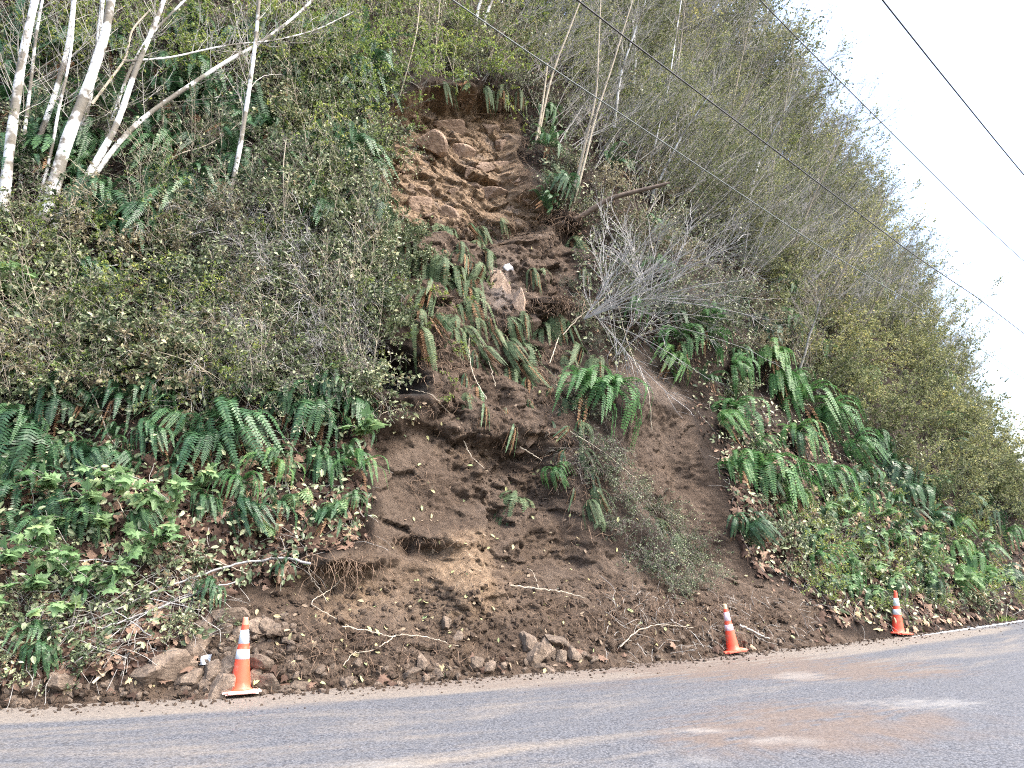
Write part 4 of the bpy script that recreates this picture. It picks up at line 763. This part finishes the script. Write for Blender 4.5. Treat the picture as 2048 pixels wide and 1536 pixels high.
fan((1225, 720), [(1185, 450), (1200, 520), (1280, 560), (1340, 600), (1175, 600)], .016, 'grey dead branches hanging at the left of the fallen crown', 73, 8)
fan((1340, 470), [(1180, 440), (1230, 500), (1470, 510), (1400, 640), (1300, 660), (1240, 600), (1480, 450), (1530, 560), (1180, 540)], .016, 'grey dead branches across the top of the fallen crown', 74, 10)
fan((1420, 540), [(1250, 640), (1220, 560), (1330, 690), (1500, 640), (1300, 480), (1200, 480), (1480, 430)], .014, 'grey dead branches at the right of the fallen crown', 75, 9)
fan((1190, 650), [(1500, 700), (1420, 760), (1350, 800), (1470, 640), (1290, 760), (1540, 600)], .014, 'long grey stems sweeping down right from the fallen crown', 76, 7)
def stick(pts, w0, w1, label, name='fallen_branch', m=None, off=.06, nb=0, sub=None):
    P = [];
    for x, y in pts:
        h, nn = hit(x, y); h = h + (nn * off if nn.z < .9 or h.z > .05 else Vector((0, 0, .02))) ; P.append(h)
    base = P[0].copy(); Q = smooth_line([tuple(q - base) for q in P], 7 * len(P)); Q[1:-1] += prng.normal(size=(len(Q) - 2, 3)) * .006; sc = (base - EYE).length / FPX
    root = empty(name, label, 'branch', base); mb = MB(); tube(mb, Q, np.linspace(w0, w1, len(Q)) * sc * .3, 6); mb.obj('stem', m or M_TAN, root, smooth=True)
    if nb:
        p = Plant(int(pts[0][0]) + 900); p.side(Q, nb, .35, .003, .8, (0, -.1, -.1), 0, .6, .04); p.w.obj('side_twigs', M_STEM, root)
        lf = p.leafmesh('leaves', M_SMALL, LEAF_V, LEAF_F)
        if len(lf.polygons): link('leaves', lf, root)
stick([(1018, 1177), (1073, 1183), (1117, 1188), (1141, 1193), (1169, 1203)], 5, 3, 'pale stick lying level across the lower scar', nb=2); stick([(1075, 1181), (1068, 1154), (1052, 1143)], 3, 1.5, 'short twig rising from the level pale stick')
stick([(680, 1259), (741, 1271), (776, 1282), (793, 1275), (851, 1280), (919, 1299)], 4, 2.5, 'long pale forked stick low in the pit, right arm'); stick([(789, 1280), (748, 1304), (707, 1311), (680, 1330)], 4, 2, 'pale forked stick low in the pit, left arm')
stick([(185, 1372), (236, 1328), (287, 1297)], 9, 4, 'thick pale broken stick pointing up from the road, bottom left'); stick([(0, 1142), (102, 1136), (205, 1138), (290, 1147)], 4, 3, 'long thin grey pole lying level at the left edge', m=M_DEADW, off=.2)
stick([(113, 1280), (205, 1253), (290, 1215), (342, 1181), (478, 1135), (564, 1121), (632, 1123)], 4, 9, 'long fallen pole slanting down left from the earth lip', m=M_DEADW, off=.16, nb=12)
for k_, (a_, b_) in enumerate((((20, 1300), (330, 1150)), ((60, 1200), (400, 1240)), ((0, 1250), (260, 1330)), ((150, 1340), (420, 1180)), ((280, 1160), (440, 1280)), ((90, 1120), (300, 1290)))):
    mid_ = ((a_[0] + b_[0]) / 2 + prng.normal() * 12, (a_[1] + b_[1]) / 2 + prng.normal() * 12); stick([a_, mid_, b_], 3.5, 2.5, ('grey pole running up right through the brush at bottom left', 'thin pole lying nearly level over the litter, bottom left', 'thin pole dipping right towards the pale slab', 'pole ending above the round boulders', 'short steep pole just left of the boulder pile', 'pole crossing down right under the maple seedlings')[k_], m=M_DEADW if k_ % 2 else M_STEM, off=.15, nb=6)
stick([(239, 1010), (256, 1041), (307, 1075), (376, 1099), (437, 1128), (495, 1160)], 3.5, 4, 'thin pole slanting down right across the left bank', off=.14, nb=4)
stick([(200, 1270), (300, 1240), (420, 1190), (480, 1170)], 5, 5, 'fallen branch bundle above the boulders', m=M_DEADW, off=.14, nb=16); stick([(330, 1300), (345, 1250), (362, 1240), (355, 1160), (345, 1150)], 3, 2, 'thin upright twig above the boulders, bottom left', off=.12)
stick([(615, 1100), (620, 1150), (632, 1187), (648, 1217)], 4, 2, 'pale root hanging over the pit from the earth lip', off=.1); stick([(688, 1147), (660, 1185), (612, 1215), (700, 1262)], 3, 2, 'thin forked root left side of the pit', off=.07)
stick([(936, 667), (931, 719), (950, 760), (964, 808)], 3.5, 2.5, 'pale stem hanging in the scar, left of the big fern', off=.12); stick([(941, 665), (962, 700), (985, 750), (990, 780)], 3, 2, 'second pale stem hanging in the scar', off=.14)
stick([(1148, 637), (1121, 671), (1104, 705), (1101, 732)], 4.5, 3, 'curved pale stem below the root mat', off=.12); stick([(1121, 691), (1158, 647), (1193, 613), (1227, 568)], 4, 3, 'straight pale stem below the grey branches', off=.25)
stick([(1193, 545), (1215, 620), (1233, 670), (1265, 740), (1288, 800), (1292, 859)], 3, 2.5, 'long bowed vine from the grey branches to the ledge', off=.3); stick([(1135, 865), (1200, 910), (1262, 965), (1300, 1030)], 3, 2, 'thin vine slanting across brush right of the scar', off=.16)
stick([(927, 880), (940, 915), (965, 940)], 4, 2, 'short pale root on the smooth left chute', off=.04); stick([(1474, 1257), (1500, 1268), (1535, 1283)], 8, 5, 'pale broken log end behind the middle cone', off=.07, m=M_STEM)
stick([(1040, 890), (1060, 905), (1085, 925)], 5, 3, 'short pale root stub mid-scar', off=.05); stick([(740, 850), (765, 830), (795, 822)], 3, 2, 'thin pale twig on the shelf below the hollow', off=.05); stick([(828, 783), (860, 795), (898, 820)], 3, 2, 'thin stick at the mouth of the rock hollow', off=.08)
stick([(130, 555), (200, 560), (290, 556), (330, 563), (400, 562)], 4, 3, 'white branch crossing the dark hollow at left', off=.3, m=M_ALDER); stick([(195, 503), (250, 520), (300, 545), (345, 570), (400, 592)], 3.5, 2, 'white twig crossing over the dark hollow', off=.35, m=M_ALDER)
stick([(125, 607), (160, 650), (175, 710), (182, 770), (205, 810), (235, 900), (242, 925)], 4, 3, 'long arching tan cane on the left bank', off=.25); stick([(895, 205), (950, 228), (1000, 230)], 3, 2, 'root across the top of the rocky face', m=M_ROOT, off=.05)
stick([(1230, 1290), (1270, 1265), (1320, 1250), (1380, 1262)], 4, 2, 'bent twig in the debris between scar and middle cone', off=.08); stick([(1340, 1245), (1385, 1275), (1400, 1300)], 3, 2, 'twig left of the middle cone', off=.08, m=M_STEM)

# ------------------------------------------------------------------ rocks
def rock_mesh(seed, m, k=4, planes=11, flat=1., rough=.03):
    rg = np.random.default_rng(seed); bm = bmesh.new(); bmesh.ops.create_icosphere(bm, subdivisions=k, radius=1)
    V = nrm(np.array([v.co[:] for v in bm.verts])); F = np.array([[v.index for v in f.verts] for f in bm.faces]); bm.free()
    gi = np.arange(planes) + .5; ph_ = np.arccos(1 - 2 * gi / planes); th_ = gi * 2.39996; n = nrm(np.stack([np.cos(th_) * np.sin(ph_), np.sin(th_) * np.sin(ph_), np.cos(ph_)], 1) + rg.normal(size=(planes, 3)) * .35); d = rg.uniform(.5, .82, planes); c = V @ n.T
    rad = np.where(c > .05, d / np.maximum(c, .05), 9); rr = -np.log(np.exp(-rad * 70).sum(1) + math.exp(-70 * 1.2)) / 70
    V = V * (rr * (1 + rough * fbm(V, 5, 4)))[:, None] * (1, 1, flat); mb = MB(); mb.add(V, F); return mb.mesh('rock', m, False)
ROCKS = [rock_mesh(i, M_ROCK, 3, 9 + i % 4, .75 + .06 * (i % 4)) for i in range(9)]; SLABS = [rock_mesh(30 + i, M_SLAB, 4, 6, .8, .05) for i in range(4)]
RSMALL = [rock_mesh(50 + i, M_ROCK, 2, 7, .8) for i in range(6)]
def rock(me, x, y, w, h, label, name='boulder', cat='rock', sink=.25, group=None, rot=None, deep=1.):
    p, nn = hit(x, y)
    if p is None: return
    s_ = (p - EYE).length / FPX; o = link(name, me); q = p - nn * (min(w, h) * s_ / 2 * sink); o.location = q + Vector((0, 0, h * s_ * .0))
    o.rotation_euler = rot or (prng.uniform(-.5, .5), prng.uniform(-.5, .5), prng.uniform(0, 6.28)); o.scale = (w * s_ / 1.5, (w + h) / 2 * s_ / 1.6 * deep, h * s_ / 1.3); return tag(o, label, cat, group)
RL = [(461, 1238, 62, 34, 'broad brown boulder topping the pile above the left cone'), (448, 1262, 34, 28, 'round boulder left of the left cone tip, upper'), (478, 1266, 24, 18, 'small round stone just left of the cone tip'), (508, 1258, 34, 24, 'rounded stone touching the right of the cone tip'),
 (536, 1249, 26, 20, 'stone up right of the cone tip, first'), (545, 1264, 22, 18, 'dark stone up right of the cone tip, second'), (407, 1260, 32, 30, 'brown stone left end of the upper pile'), (391, 1288, 50, 48, 'big smooth boulder between pile and pale slab'), (340, 1333, 74, 58, 'large pale angular slab at bottom left'),
 (296, 1347, 56, 30, 'flat pale stone left of the large angular slab'), (377, 1358, 42, 28, 'stone below the large angular slab'), (427, 1341, 36, 26, 'stone left of the cone, above the road'), (459, 1336, 44, 24, 'flat stone behind the left cone'), (514, 1328, 48, 26, 'flat angular stone right behind the left cone'),
 (444, 1371, 60, 38, 'big dark boulder at the left of the cone base'), (536, 1366, 44, 24, 'oval stone right of the cone base'), (506, 1354, 24, 26, 'stone wedged right behind the cone base'), (482, 1302, 34, 20, 'stone half buried over the cone bands'), (600, 1372, 38, 18, 'low stone by the road right of the cone'), (568, 1380, 30, 14, 'flat stone by the road right of the cone'),
 (411, 1366, 24, 18, 'small stone left of the big dark boulder'), (1058, 1286, 32, 28, 'upper rounded rock of the middle roadside heap'), (1071, 1305, 38, 38, 'heart-shaped rock of the middle roadside heap'), (1091, 1306, 26, 40, 'upright rock in the middle roadside heap'), (1121, 1314, 22, 20, 'small block right in the middle heap'),
 (1148, 1309, 26, 24, 'round rock at the right end of the middle heap'), (1186, 1320, 24, 14, 'low rock right of the middle heap'), (977, 1335, 26, 18, 'angular stone left of the middle heap'), (1006, 1330, 16, 16, 'small cube-like stone left of the middle heap'), (950, 1326, 30, 20, 'tilted stone under a white leaf'),
 (847, 1325, 18, 20, 'upright stone in the centre rubble'), (878, 1347, 20, 14, 'small stone at the road edge, centre'), (817, 1348, 34, 16, 'flat stone at the road edge, centre left'), (892, 1246, 26, 16, 'reddish stone on the earthen buttress foot'), (916, 1274, 22, 16, 'stone below the reddish stone'),
 (1112, 1283, 60, 22, 'long buried rock above the middle heap'), (695, 1364, 24, 14, 'low stone at the road left of centre'), (714, 1328, 16, 14, 'small stone in the left rubble'), (1098, 1340, 28, 12, 'flat stone on the road edge under the middle heap'), (130, 1365, 44, 22, 'half-buried stone in the dirt at bottom left'), (60, 1375, 36, 22, 'muddy stone at the bottom left edge')]
for k, (x, y, w, h, lab) in enumerate(RL): rock(ROCKS[k % 9], x, y, w * 1.1, h * 1.15, lab, sink=.1)
SL = [(899, 253, 52, 24, 'grey slab near the top of the rocky face'), (868, 297, 46, 36, 'pale grey slab left in the rocky face'), (921, 314, 48, 40, 'jutting cracked block in the rocky face'), (966, 330, 40, 28, 'slab right of the jutting block'), (847, 408, 40, 36, 'grey slab low in the rocky face'),
 (890, 424, 46, 30, 'dark block low in the rocky face'), (950, 362, 40, 20, 'overhanging plate in the rocky face'), (979, 252, 30, 26, 'grey rock upper right in the rocky face'), (1004, 285, 26, 30, 'rock at the right side of the rocky face'), (1020, 220, 34, 18, 'small plate at the top right of the rocky face'), (985, 385, 46, 22, 'low ledge rock right in the rocky face'),
 (1055, 405, 22, 16, 'small rock beside the root wad'), (1000, 330, 30, 24, 'dark rock beside the roots at right of the face'), (840, 380, 34, 14, 'thin ledge plate left in the rocky face')]
for k, (x, y, w, h, lab) in enumerate(SL): rock(SLABS[k % 4], x, y, w, h, lab, 'rock_slab', 'rock slab', sink=.75, rot=(prng.uniform(-.2, .2), prng.uniform(-.15, .25), yaw((2, 14)) + prng.uniform(-.3, .3)))
for x, y in scatter(POLY['up'], 26, 24, None): w = prng.uniform(10, 24); rock(SLABS[prng.integers(4)], x, y, w, w * prng.uniform(.4, .8), 'brown rock fragment embedded in the rocky face', 'rock_fragment', 'rock', .7, 'fragments embedded in the rocky face')
RT = [rock_mesh(70 + i, M_TANR, 4, 9, 1, .03) for i in range(2)]
rock(RT[0], 1009, 580, 42, 84, 'tall tan boulder leaning in the middle of the scar', 'boulder', sink=.7, rot=(.1, -.35, .6), deep=.6); rock(RT[1], 1042, 615, 26, 44, 'grey-tan stone under the root mat', 'boulder', sink=.6, rot=(.1, -.2, .4))
rock(rock_mesh(80, M_PALE, 3, 9), 1017, 539, 20, 15, 'white stone above the tall tan boulder', 'white_stone', sink=.4); rock(SLABS[1], 1062, 655, 44, 44, 'dark rock below the root mat', 'rock_slab', 'rock slab', sink=.9)
rock(SLABS[2], 1062, 848, 56, 50, 'smooth rounded outcrop in the lower middle of the scar', 'rock_slab', 'rock slab', sink=1.45, deep=.5)
def rubble(poly, n, mind, sz, label, sink=.2):
    for x, y in scatter(poly, n, mind, None):
        w = prng.uniform(*sz); rock(RSMALL[prng.integers(6)], x, y, w, w * prng.uniform(.6, .9), label, 'stone', 'stone', sink, label_group(label))
rubble([(380, 1300), (560, 1290), (700, 1340), (1180, 1300), (1190, 1325), (1000, 1352), (700, 1378), (540, 1392), (400, 1390)], 110, 9, (8, 17), 'small loose stone in the roadside rubble', .1)
rubble([(380, 1230), (580, 1230), (600, 1300), (400, 1330)], 34, 12, (10, 20), 'small brown stone in the pile above the left cone', .1)
rubble([(0, 1385), (400, 1350), (400, 1392), (0, 1412)], 30, 11, (8, 18), 'small muddy stone along the road at bottom left', .1)
rubble([(1190, 1300), (1600, 1240), (1780, 1262), (1500, 1318), (1200, 1330)], 26, 14, (7, 13), 'small stone by the road beyond the middle heap', .1)

# ------------------------------------------------------------------ stuff: clods, roots, litter, undergrowth
def surf(poly, n, avoid=None, only=None):
    P = np.array(poly); C = prng.uniform(P.min(0), P.max(0), (n, 2)); ok = polydist(C[:, 0], C[:, 1], poly) > 0
    if avoid is not None:
        jit = prng.normal(0, 10, (2, len(C)))
        for k in POLY:
            if k != 'cav': ok &= polydist(C[:, 0] + jit[0], C[:, 1] + jit[1], POLY[k]) < avoid
    O, NRM = [], []
    for x, y in C[ok]:
        p, nn = hit(x, y)
        if p is not None and nn.z < .95: O.append(p[:]); NRM.append(nn[:])
    return np.array(O), np.array(NRM)
bm = bmesh.new(); bmesh.ops.create_icosphere(bm, subdivisions=1, radius=1); CV = np.array([v.co[:] for v in bm.verts]); CF = np.array([[v.index for v in f.verts] for f in bm.faces]); bm.free()
CV *= np.random.default_rng(5).uniform(.55, 1.2, (len(CV), 1))
mb = MB()
for poly, n, sz in (([(560, 1180), (1250, 1160), (1700, 1240), (1500, 1330), (1000, 1360), (400, 1395), (0, 1415), (0, 1370), (400, 1260)], 8000, (.008, .07)), (POLY['up'], 700, (.008, .04)), (POLY['mid'], 3200, (.008, .06)), (POLY['lch'], 700, (.006, .03)), (POLY['bot'], 3400, (.006, .03)), (POLY['rch'], 1200, (.006, .03))):
    O, NN = surf(poly, n); k = len(O); a = nrm(prng.normal(size=(k, 3))); b = nrm(np.cross(a, prng.normal(size=(k, 3)))); c = np.cross(a, b)
    u = prng.uniform(0, 1, k) ** 4; stamp(mb, CV, CF, O, a, b * prng.uniform(.6, 1, (k, 1)), c * prng.uniform(.5, 1, (k, 1)), sz[0] + (sz[1] - sz[0]) * u)
me = mb.mesh('soil_clods', M_HILL); at = me.attributes.new('soil', 'FLOAT', 'POINT'); at.data.foreach_set('value', np.ones(len(me.vertices), np.float32)); tag(link('soil_clods', me), kind='stuff')
p = Plant(600)
for x, y, rx, ry, n, L, out in ((690, 1120, 70, 14, 90, (.15, .6), (0, -.5, -.6)), (960, 192, 95, 8, 90, (.15, .5), (0, -.5, -.8)), (1052, 320, 10, 90, 110, (.2, .6), (-.3, -.5, -.4)), (950, 450, 150, 20, 260, (.1, .4), (0, -.5, -.7)), (1110, 450, 60, 40, 120, (.2, .6), (0, -.7, -.3)),
        (1000, 640, 110, 50, 260, (.15, .5), (0, -.6, -.5)), (1110, 760, 40, 90, 220, (.15, .5), (0, -.6, -.5)), (860, 1075, 110, 12, 80, (.1, .4), (0, -.6, -.3)), (1000, 1180, 60, 50, 30, (.1, .4), (0, -.6, -.3)), (1280, 1230, 200, 40, 420, (.1, .45), (0, -.5, .1)), (1480, 1230, 130, 40, 150, (.1, .4), (0, -.5, .1)),
        (700, 1300, 200, 50, 260, (.1, .35), (0, -.6, .1)), (900, 700, 60, 120, 260, (.15, .5), (0, -.5, -.6)), (800, 810, 110, 12, 70, (.1, .35), (0, -.5, -.3)), (1180, 960, 50, 100, 120, (.2, .6), (0, -.6, -.4)), (1060, 900, 70, 60, 50, (.1, .4), (0, -.5, -.5)), (835, 960, 20, 22, 26, (.1, .3), (0, -.7, -.2))):
    for _ in range(n):
        h, nn = hit(x + prng.normal() * rx * .6, y + prng.normal() * ry * .6)
        if h is None or nn.z > .97: continue
        P = p.grow(h[:], np.array(out) + np.array(nn) * .5 + prng.normal(size=3) * .55, prng.uniform(*L), 6, .3, (0, -.1, -.7)); rr = prng.uniform(.0018, .0055); p.stem(P, rr, rr * .5)
tag(p.w.obj('exposed_roots', M_ROOT), kind='stuff')
VEG_L = [(-160, -60), (1060, -20), (1060, 190), (860, 170), (760, 250), (740, 640), (690, 700), (690, 800), (742, 850), (735, 1080), (640, 1130), (450, 1200), (400, 1290), (-160, 1410)]
VEG_R = [(1050, 60), (1500, 200), (1900, 700), (2080, 1030), (2080, 1230), (1780, 1262), (1660, 1250), (1500, 1150), (1390, 830), (1150, 700), (1060, 300)]
def leaves_on(poly, n, m, tv, tf, sz, name, avoid=-2, lift=.03, hang=.5, stick_=None):
    O, NN = surf(poly, n, avoid); k = len(O); D = nrm(np.cross(NN, prng.normal(size=(k, 3)))) + NN * prng.uniform(-.1, hang, (k, 1)) - np.array([0, 0, .3])
    D = nrm(D); X = nrm(np.cross(D, NN + prng.normal(size=(k, 3)) * .45)); Z = np.cross(X, D); s_ = prng.uniform(*sz, k)
    mb = MB(); stamp(mb, tv, tf, O + NN * prng.uniform(.005, lift, (k, 1)), X, D, Z, s_); return mb
def stuff(mb, name, m): tag(mb.obj(name, m), kind='stuff')
stuff(leaves_on(VEG_L, 14000, M_LITTER, LEAF_V, LEAF_F, (.03, .10), 'l'), 'fallen_leaves', M_LITTER)
stuff(leaves_on([(-160, 880), (740, 880), (720, 1090), (400, 1270), (-160, 1400)], 3600, M_LITTER, MAPLE_V, MAPLE_F, (.08, .22), 'l', lift=.08), 'fallen_maple_leaves', M_LITTER)
stuff(leaves_on([(-160, 1080), (460, 1100), (400, 1280), (300, 1340), (-160, 1400)], 5000, M_LITTER, LEAF_V, LEAF_F, (.05, .15), 'l', lift=.1), 'fallen_leaves', M_LITTER)
stuff(leaves_on([(1440, 800), (2060, 1080), (2070, 1240), (1800, 1268), (1560, 1230), (1480, 1100)], 3600, M_LITTER, MAPLE_V, MAPLE_F, (.08, .24), 'l', lift=.08), 'fallen_maple_leaves', M_LITTER)
stuff(leaves_on(VEG_R, 14000, M_LITTER, LEAF_V, LEAF_F, (.04, .14), 'l'), 'fallen_leaves', M_LITTER)
stuff(leaves_on(VEG_L, 13000, M_SMALL, LEAF_V, LEAF_F, (.04, .12), 'l', lift=.4, hang=.9), 'undergrowth', M_SMALL)
stuff(leaves_on(VEG_R, 14000, M_SMALL, LEAF_V, LEAF_F, (.05, .14), 'l', lift=.4, hang=.9), 'undergrowth', M_SMALL)
SC = [(700, 400), (1150, 400), (1200, 1000), (1700, 1230), (1500, 1330), (1000, 1370), (380, 1400), (400, 1270), (640, 1110), (730, 840)]
stuff(leaves_on(SC, 750, M_CHIP, LEAF_V, LEAF_F, (.03, .12), 'l', None, .03), 'scattered_leaves', M_CHIP); stuff(leaves_on(POLY['bot'], 700, M_CHIP, LEAF_V, LEAF_F, (.03, .10), 'l', None, .03), 'scattered_leaves', M_CHIP)
stuff(leaves_on([(0, 1340), (400, 1290), (700, 1350), (1700, 1240), (1950, 1230), (1500, 1330), (1000, 1360), (380, 1400), (0, 1415)], 420, M_LITTER, MAPLE_V, MAPLE_F, (.06, .18), 'l', None, .05), 'fallen_maple_leaves', M_LITTER)
# fine dead twigs through the undergrowth
p = Plant(610)
for poly, n, L in ((VEG_L, 2600, (.15, .7)), (VEG_R, 2200, (.2, .9)), ([(0, 1100), (420, 1150), (400, 1290), (0, 1350)], 700, (.15, .7)), ([(1200, 1180), (1700, 1200), (1600, 1300), (1200, 1330)], 300, (.1, .4))):
    O, NN = surf(poly, n, -2 if n > 1000 else None)
    for o_, n_ in zip(O, NN):
        P = p.grow(o_ + n_ * .02, nrm(np.cross(n_, prng.normal(size=3))) + n_ * .5 + np.array([0, 0, -.2]), prng.uniform(*L), 4, .18, (0, 0, -.4)); rr = prng.uniform(.0018, .005); p.stem(P, rr, rr * .6)
tag(p.w.obj('dead_twigs', M_STEM), kind='stuff')
# grit and crumbs spilled over the road edge
k = 9000; sg = prng.uniform(-14, 16, k); dg = prng.exponential(.22, k) - .12 + .12 * fbm(np.c_[sg, 0 * sg, 0 * sg], .9, 3); sg, dg = sg[dg < 1.6], dg[dg < 1.6]; k = len(sg)
pe, ne = edge(sg); O = np.c_[pe - ne * dg[:, None], .035 * np.sin((np.clip(dg, 0, 8) + .4) / 8 * math.pi) - .016]
a = nrm(prng.normal(size=(k, 3))); b = nrm(np.cross(a, prng.normal(size=(k, 3)))); c = np.cross(a, b); mb = MB(); stamp(mb, CV, CF, O, a, b * .8, c * .7, .003 + .045 * prng.uniform(0, 1, k) ** 9 * np.exp(-np.clip(dg, 0, 2)))
me = mb.mesh('road_grit', M_HILL); at = me.attributes.new('soil', 'FLOAT', 'POINT'); at.data.foreach_set('value', np.ones(len(me.vertices), np.float32)); tag(link('road_grit', me), kind='stuff')
# grass along the far edge line
mb = MB(); gp = []
for x, y in prng.uniform((1900, 1222), (2090, 1248), (900, 2)):
    h, nn = hit(x, y)
    if h is not None and h.z < .35 and np.min(np.linalg.norm(EC - np.array(h[:2]), axis=1)) < .8: gp.append(h[:])
sg = prng.uniform(13.5, 30, 2600); pe, ne = edge(sg); gp = np.c_[pe + ne * prng.uniform(-.0, .45, (2600, 1)) ** 1, np.full(2600, .0)]; gp = gp[fbm(gp, .8, 2) > -.12]
k = len(gp); D = nrm(prng.normal(size=(k, 3)) * .45 + np.array([0, 0, 1])); X = nrm(np.cross(D, prng.normal(size=(k, 3)))); Z = np.cross(X, D)
stamp(mb, np.array([[-.06, 0, 0], [.06, 0, 0], [0, 1, .1]]), np.array([[0, 1, 2]]), gp, X, D, Z, prng.uniform(.06, .2, k)); stuff(mb, 'grass', M_GRASS)

# ------------------------------------------------------------------ traffic cones
def cone(px, py, hpx, label, tilt=(0, 0), rz=.3, tip=None, base=None, collar=None):
    d = ray(px, py); p = EYE + d * (-CAM_H / d.z); p.z = .02; H = .71 if hpx is None else hpx * (p - EYE).length / FPX; s_ = H / .71
    root = empty('traffic_cone', label, 'traffic cone', p, rz, 'orange cones along the road edge'); root.scale = (s_,) * 3
    root.rotation_mode = 'XYZ'; root.rotation_euler = (tilt[0], tilt[1], rz)
    bm = bmesh.new(); bmesh.ops.create_cube(bm, size=1, matrix=Matrix.Diagonal((.37, .37, .022, 1))); bmesh.ops.translate(bm, verts=bm.verts, vec=(0, 0, .018))
    bmesh.ops.bevel(bm, geom=[e for e in bm.edges if abs(e.verts[0].co.z - e.verts[1].co.z) > .01], offset=.05, segments=5, affect='EDGES')
    bmesh.ops.bevel(bm, geom=[e for e in bm.edges if abs(e.verts[0].co.z - e.verts[1].co.z) < .001 and len(e.link_faces) == 2 and e.calc_face_angle(0) > .8], offset=.006, segments=2, affect='EDGES')
    for a in (-1, 1):
        for b in (-1, 1): bmesh.ops.create_cube(bm, size=1, matrix=Matrix.Translation((a * .13, b * .13, .0035)) @ Matrix.Diagonal((.05, .05, .0069, 1)))
    me = bpy.data.meshes.new('base'); bm.to_mesh(me); bm.free(); me.materials.append(base or M_CBASE); link('base', me, root)
    def rad(z): return .1 - (z - .03) * (.1 - .024) / .68
    def lathe(name, prof, m, seg=40):
        prof = np.array(prof); a = np.arange(seg) * 2 * math.pi / seg; n = len(prof)
        V = np.stack([prof[:, 0, None] * np.cos(a), prof[:, 0, None] * np.sin(a), np.repeat(prof[:, 1, None], seg, 1)], -1).reshape(-1, 3)
        i, j = np.meshgrid(np.arange(n - 1), np.arange(seg), indexing='ij'); j2 = (j + 1) % seg; mb = MB(); mb.add(V, np.stack([i * seg + j, i * seg + j2, (i + 1) * seg + j2, (i + 1) * seg + j], -1).reshape(-1, 4)); return mb.obj(name, m, root, smooth=True)
    zt = .64; lathe('body', [(.125, .029), (.114, .034), (.106, .042)] + [(rad(z), z) for z in np.linspace(.05, zt, 12)], M_CONE)
    lathe('tip', [(rad(zt), zt), (rad(.69), .69), (rad(.705), .705), (.02, .71), (.016, .70), (.015, .6)], tip or M_CONE)
    for z0, z1 in ((.315, .405), (.46, .59)): lathe('reflective_collar', [(rad(z0) - .001, z0), (rad(z0) + .002, z0 + .001), (rad(z1) + .002, z1 - .001), (rad(z1) - .001, z1)], collar or M_COLLAR)
cone(479, 1388, 126, 'orange cone with faded tip and dusty base, in front of the boulders at left', (0, .01), .5, M_CTIP, M_CBASEP)
cone(1467, 1306, 84, 'leaning orange cone with worn scuffed bands and muddy tip, in the middle', (-.02, -.13), .12, M_YTIP, M_CBASE, M_COLLARW)
cone(1797, 1270, 71, 'orange cone with clean white bands beside the white edge line at right', (0, .05), .45)

# ------------------------------------------------------------------ overhead cables
def cable(a, b, H, r, m, label, sag=.02, back=14, fwd=26):
    P = []
    for x, y in (a, b): d = ray(x, y); P.append(np.array(EYE + d * ((H - CAM_H) / d.z)))
    u = P[1] - P[0]; L = np.linalg.norm(u); u /= L; t = np.linspace(-back, L + fwd, 60); Q = P[0] + t[:, None] * u; Q[:, 2] -= sag * np.clip(t * (L - t), -60, 9) / 9
    root = empty('overhead_cable', label, 'cable', tuple(Q[0])); mb = MB(); tube(mb, Q - Q[0], r, 6); mb.obj('wire', m, root, smooth=True)
cable((905, 0), (1676, 516), 7.0, .008, M_CABLEG, 'thin grey cable, lowest and leftmost of the four overhead')
cable((1155, 0), (1850, 525), 8.0, .011, M_CABLE, 'thick black cable crossing in front of the shrubs')
cable((1520, 0), (1963, 444), 8.5, .008, M_CABLE, 'thin dark cable along the skyline of the shrubs')
cable((1765, 0), (2048, 350), 8.5, .011, M_CABLE, 'dark cable alone against the white sky, rightmost')
# scrap of white paper
p0, nn = hit(413, 1328); mb = MB(); s_ = (p0 - EYE).length / FPX; g_ = np.linspace(-1, 1, 7); Xg, Yg = np.meshgrid(g_, g_, indexing='ij')
V = np.c_[Xg.ravel() * 9 * s_ + Yg.ravel() * 3 * s_, .025 * np.sin(Xg.ravel() * 3 + Yg.ravel() * 2), Yg.ravel() * 8 * s_ + .3 * Xg.ravel() * 6 * s_]; I = np.arange(49).reshape(7, 7)
mb.add(V, np.stack([I[:-1, :-1], I[1:, :-1], I[1:, 1:], I[:-1, 1:]], -1).reshape(-1, 4)); tag(mb.obj('paper_scrap', M_PAPER, loc=p0 + nn * .06), 'crumpled scrap of white paper among the boulders left of the left cone', 'litter')
